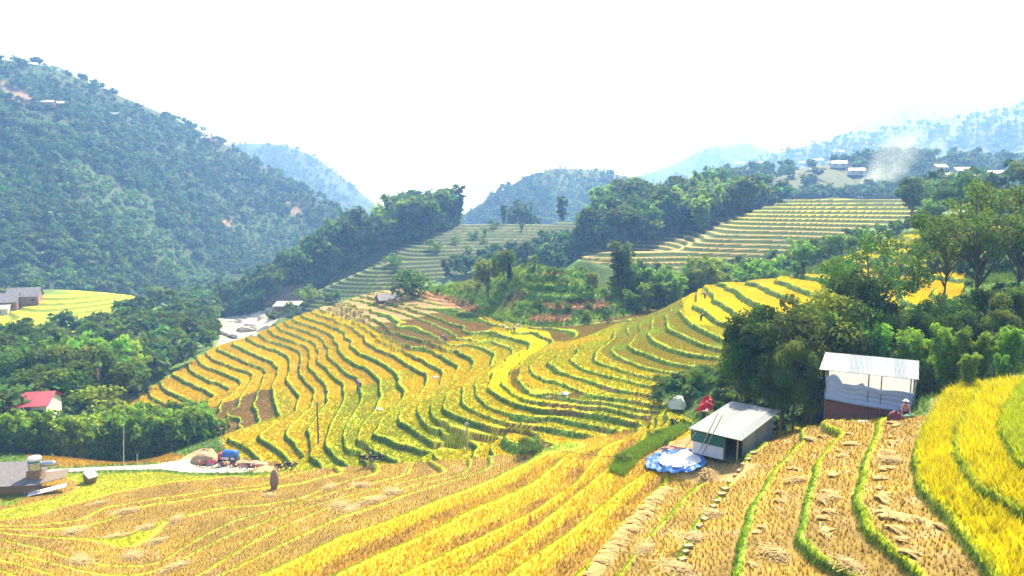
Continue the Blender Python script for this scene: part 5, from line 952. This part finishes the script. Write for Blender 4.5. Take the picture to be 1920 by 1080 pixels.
pole(ground(1217, 797), T(1217, 780, 60), .03, 'small stake at the top of the gold slope', 'stake', 'stake', None, M_BAMB); pole(ground(1285, 778), T(1281, 762, 70), .03, 'small stake under the white sheeted heap', 'stake', 'stake', None, M_BAMB); pole(ground(1529, 792), T(1533, 690, 50), .03, 'thin leaning mast left of the white shelter', 'mast', 'pole', None, M_POST); pole(ground(1797, 727), T(1802, 694, 55.5), .035, 'wire post above the yellow plot', 'stake', 'stake', None, M_POST)
def wire(a, b, sag, lab, r_=.014):
    a, b = Vector(a), Vector(b); o = MB(); o.tube([(b - a) * (i / 14) + Vector((0, 0, -sag * 4 * (i / 14) * (1 - i / 14))) for i in range(15)], r_, 4); q = o.build('wire', M_DARK); q.location = a; return tag(q, lab, 'wire')
wire(T(1446, 768, 51), T(1540, 738, 50), .25, 'wire running from the grey tin roof to the white shelter'); wire(T(1718, 714, 47.5), T(1802, 696, 55.4), .2, 'wire running from the white roof to the wire post', .02); wire(T(1802, 696, 55.4), T(1990, 722, 52), .3, 'wire running from the wire post out of view to the right', .02)
wire(T(1720, 690, 49), T(1990, 682, 58), .2, 'upper wire running right from the white roof', .018); wire(t2, T(1300, 860, 47), 1.2, 'wire from the grey pole towards the grey roofed hut', .018)
fl_ = empty('pink_flag', ground(994, 1000)); tag(fl_, 'small pink flag on a stick among the gold rows', 'flag'); MB().tube([(0, 0, -.1), (-.05, 0, 1.25)], .015, 5).build('stick', M_BAMB, fl_); MB().slab([(-.05, 0, 1.2), (.10, .03, 1.0), (.12, .08, .45), (-.04, 0, .6)], .01).build('banner', plain('pink_plastic', (.8, .22, .30), .6), fl_)
# ------------------------------------------------------------------ straw: sheaves along the banks and the long laid row
def sheaf_mesh(seed, L=.95, n=95):
    rg = np.random.default_rng(seed); vs = []; fs = []
    for i in range(n):
        a = rg.normal(0, .22); l = L * rg.uniform(.5, 1.25); y0 = rg.normal(0, .07); z0 = rg.uniform(.03, .15); d = np.array([math.cos(a), math.sin(a), rg.normal(-.03, .07)]); p0 = np.array([rg.uniform(-.12, .05), y0, z0]); p1 = p0 + d * l * .55 + [0, 0, .07]; p2 = p0 + d * l + [0, 0, -.08]; w = np.array([-d[1], d[0], 0]) * .017; b = len(vs)
        vs += [p0 - w, p0 + w, p1 + w * 1.3, p1 - w * 1.3, p2 + w * .6, p2 - w * .6]; fs += [(b, b + 1, b + 2, b + 3), (b + 3, b + 2, b + 4, b + 5)]
    vs = np.array(vs); vs[:, 2] = np.maximum(vs[:, 2], .015); return mesh_np('straw_sheaf', vs, np.array(fs), M_STRAW, link=False)
SH = [sheaf_mesh(s) for s in range(5)]
def sheaf(px, py, rz, sc, lab, grp):
    o = bpy.data.objects.new('straw_sheaf', SH[RNG.integers(0, 5)]); COL.objects.link(o); g = ground(px, py); o.location = g + Vector((0, 0, .02)); o.rotation_euler = (0, R(RNG.uniform(-6, 10)), rz); sc *= 1.0; o.scale = (sc, sc * 1.1, sc * .75); tag(o, lab, 'straw', grp)
def along(pts, n): p = resample(pts, 4); return [p[int(i * (len(p) - 1) / (n - 1))] for i in range(n)]
for x, y in along([(1100,1078),(1118,1055),(1150,1012),(1190,965),(1226,930),(1242,918)], 58): sheaf(x + RNG.uniform(-5, 5), y, R(-15 + RNG.uniform(-22, 22)), RNG.uniform(.85, 1.1), 'straw sheaf in the long pale row laid across the gold slope', 'sheaves of the long laid row')
for pts, n, w_ in [([(1400,1070),(1412,1010),(1432,955),(1480,870),(1528,815)], 13, 'straw bundle on the bank right of the stepping path'), ([(1548,1000),(1525,985),(1540,930),(1555,872),(1590,815)], 12, 'straw bundle along the second bank left of the ripe plot'), ([(1700,1040),(1665,1000),(1640,965),(1640,930),(1645,900),(1650,870),(1655,840),(1665,815),(1670,790)], 26, 'straw bundle on the bank next to the ripe plot')]:
    for x, y in along(pts, n): RNG.uniform() < .82 and sheaf(x + RNG.uniform(-4, 13), y + RNG.uniform(-12, 12), R(RNG.uniform(-80, 45)), RNG.uniform(.6, 1.1), w_, w_.replace('bundle', 'bundles'))
for x, y in along([(1660,960),(1700,968),(1755,985)], 9): sheaf(x, y, R(RNG.uniform(-110, -50)), .75, 'straw bundle on the short cross bank beside the ripe plot', 'straw bundles on the short cross bank')
def heap_mesh(seed):
    rg = np.random.default_rng(seed); vs = []; fs = []
    for i in range(420):
        a, r_ = rg.uniform(0, 6.28), abs(rg.normal(0, .5)); p = np.array([r_ * math.cos(a) * 1.5, r_ * math.sin(a), .22 * math.exp(-r_ * r_ * 2) * rg.uniform(.1, 1) + .02]); b_ = rg.uniform(0, 6.28); d = np.array([math.cos(b_), math.sin(b_), rg.normal(0, .12)]) * rg.uniform(.15, .4); w = np.array([-d[1], d[0], 0]) * .07; b = len(vs); vs += [p - d - w, p - d + w, p + d + w, p + d - w]; fs.append((b, b + 1, b + 2, b + 3))
    vs = np.array(vs); vs[:, 2] = np.maximum(vs[:, 2], .01); return mesh_np('straw_heap', vs, np.array(fs), M_PSTRAW, link=False)
M_PSTRAW = plain('pale_straw', (.46, .35, .15), .85, scale=4, c2=(.32, .22, .085), trans=.2); HP = [heap_mesh(s) for s in range(3)]
for i, (px, py, sc) in enumerate([(135,1000,1.6),(235,960,1.3),(255,925,1.4),(185,945,1.2),(330,975,1.2),(420,960,1.1),(300,1015,1.2),(620,915,1.3),(565,935,1.2),(640,950,1.5),(660,960,1.4),(60,1045,1.5),(150,1055,1.5),(210,1010,1.4),(90,1010,1.4),(250,1045,1.5),(330,1065,1.4),(30,1065,1.4),(280,990,1.1),(680,910,1.2),(390,1000,1.2),(1215,1030,1.0),(1305,1010,1.1),(1310,1050,1.2),(1280,1070,1.2),(1500,900,.8),(1470,985,.9),(1565,935,.8),(1680,865,1.0),(1680,905,.9),(1345,965,.9),(1330,885,1.2),(1350,900,1.2),(1460,1040,1.0),(1595,1060,1.0),(430,905,1.2),(505,930,1.2),(700,940,1.6),(655,975,1.5),(740,925,1.5)]):
    if i % 3 == 2: continue
    o = bpy.data.objects.new('straw_heap', HP[i % 3]); COL.objects.link(o); o.location = ground(px, py); o.rotation_euler = (0, 0, RNG.uniform(0, 6)); sc *= .72; o.scale = (sc, sc, sc); tag(o, 'loose pale straw strewn on the cut field', 'straw', 'loose straw heaps on the cut field')
for i, (x, y) in enumerate(along([(1275,1062),(1300,1005),(1335,955),(1362,915),(1390,878),(1420,842),(1445,820)], 22)):
    o = bpy.data.objects.new('stepping_slab', None); bpy.data.objects.remove(o); q = MB().box((0, 0, .0), (RNG.uniform(.25, .5), RNG.uniform(.2, .35), .14), (0, 0, RNG.uniform(0, 1))).build('stepping_stone', plain('pale_clay', (.36, .28, .15), .9, scale=5) if i == 0 else STM, bevel=.04); STM = q.data.materials[0]; q.location = ground(x, y) + Vector((0, 0, .07)); tag(q, 'pale flat clod on the path climbing to the grey roofed hut', 'stone', 'pale clods of the path')
# ------------------------------------------------------------------ smoke over the farms, and the air
def volume_mat(name, dens, col, aniso=.15):
    m, nt, out = new_mat(name); v = nd(nt, 'ShaderNodeVolumePrincipled'); v.inputs['Color'].default_value = (*col, 1); v.inputs['Density'].default_value = dens; v.inputs['Anisotropy'].default_value = aniso; v.inputs['Absorption Color'].default_value = (1, 1, 1, 1)
    nt.links.new(v.outputs[0], out.inputs['Volume']); return m, nt, v
sm, nt, v = volume_mat('smoke_cloud', .02, (.82, .92, 1.0), .5)
tc = nd(nt, 'ShaderNodeTexCoord'); nz = nd(nt, 'ShaderNodeTexNoise', Scale=1.7, Detail=4, Roughness=.62); nt.links.new(tc.outputs['Generated'], nz.inputs['Vector']); sp = nd(nt, 'ShaderNodeSeparateXYZ'); nt.links.new(tc.outputs['Generated'], sp.inputs[0])
def math_(op, a, b=None):
    n = nd(nt, 'ShaderNodeMath', operation=op)
    for i_, q in enumerate((a, b)):
        if q is None: continue
        if isinstance(q, (int, float)): n.inputs[i_].default_value = q
        else: nt.links.new(q, n.inputs[i_])
    return n.outputs[0]
zz = sp.outputs[2]; cxn = math_('ADD', .16, math_('MULTIPLY', math_('POWER', zz, .75), .55)); wdt = math_('ADD', .12, math_('MULTIPLY', zz, .33)); dx_ = math_('DIVIDE', math_('SUBTRACT', sp.outputs[0], cxn), wdt); dy_ = math_('DIVIDE', math_('SUBTRACT', sp.outputs[1], .5), .3)
rr = math_('ADD', math_('MULTIPLY', dx_, dx_), math_('MULTIPLY', dy_, dy_)); env = math_('SUBTRACT', 1.0, rr); env = math_('MAXIMUM', env, 0.0); topf = math_('MINIMUM', math_('MULTIPLY', math_('SUBTRACT', 1.0, zz), 4.0), 1.0); nn = math_('MAXIMUM', math_('MULTIPLY', math_('SUBTRACT', nz.outputs['Fac'], .40), 5.0), 0.0)
nt.links.new(math_('MULTIPLY', math_('MULTIPLY', math_('MULTIPLY', env, topf), nn), .06), v.inputs['Density'])
c = ground(1640, 356, 350); L = c.length; mp = L / F; q = MB().box((0, 0, 0), (150 * mp, 26, 112 * mp)).build('smoke', sm); a, e = aze(1680, 306); q.location = (L * math.sin(float(a)), L * math.cos(float(a)), float(e) * L); q.rotation_euler = (0, 0, -float(a)); q['kind'] = 'stuff'
zt = float(Z.max()) + 30; zb = float(Z.min()) - 1.0; m = MB(); m.box((0, 2000, (zt + zb) / 2), (9600, 7000, zt - zb)); hzo = m.build('haze', volume_mat('haze_air', HAZE, HAZE_COL)[0]); hzo['kind'] = 'stuff'
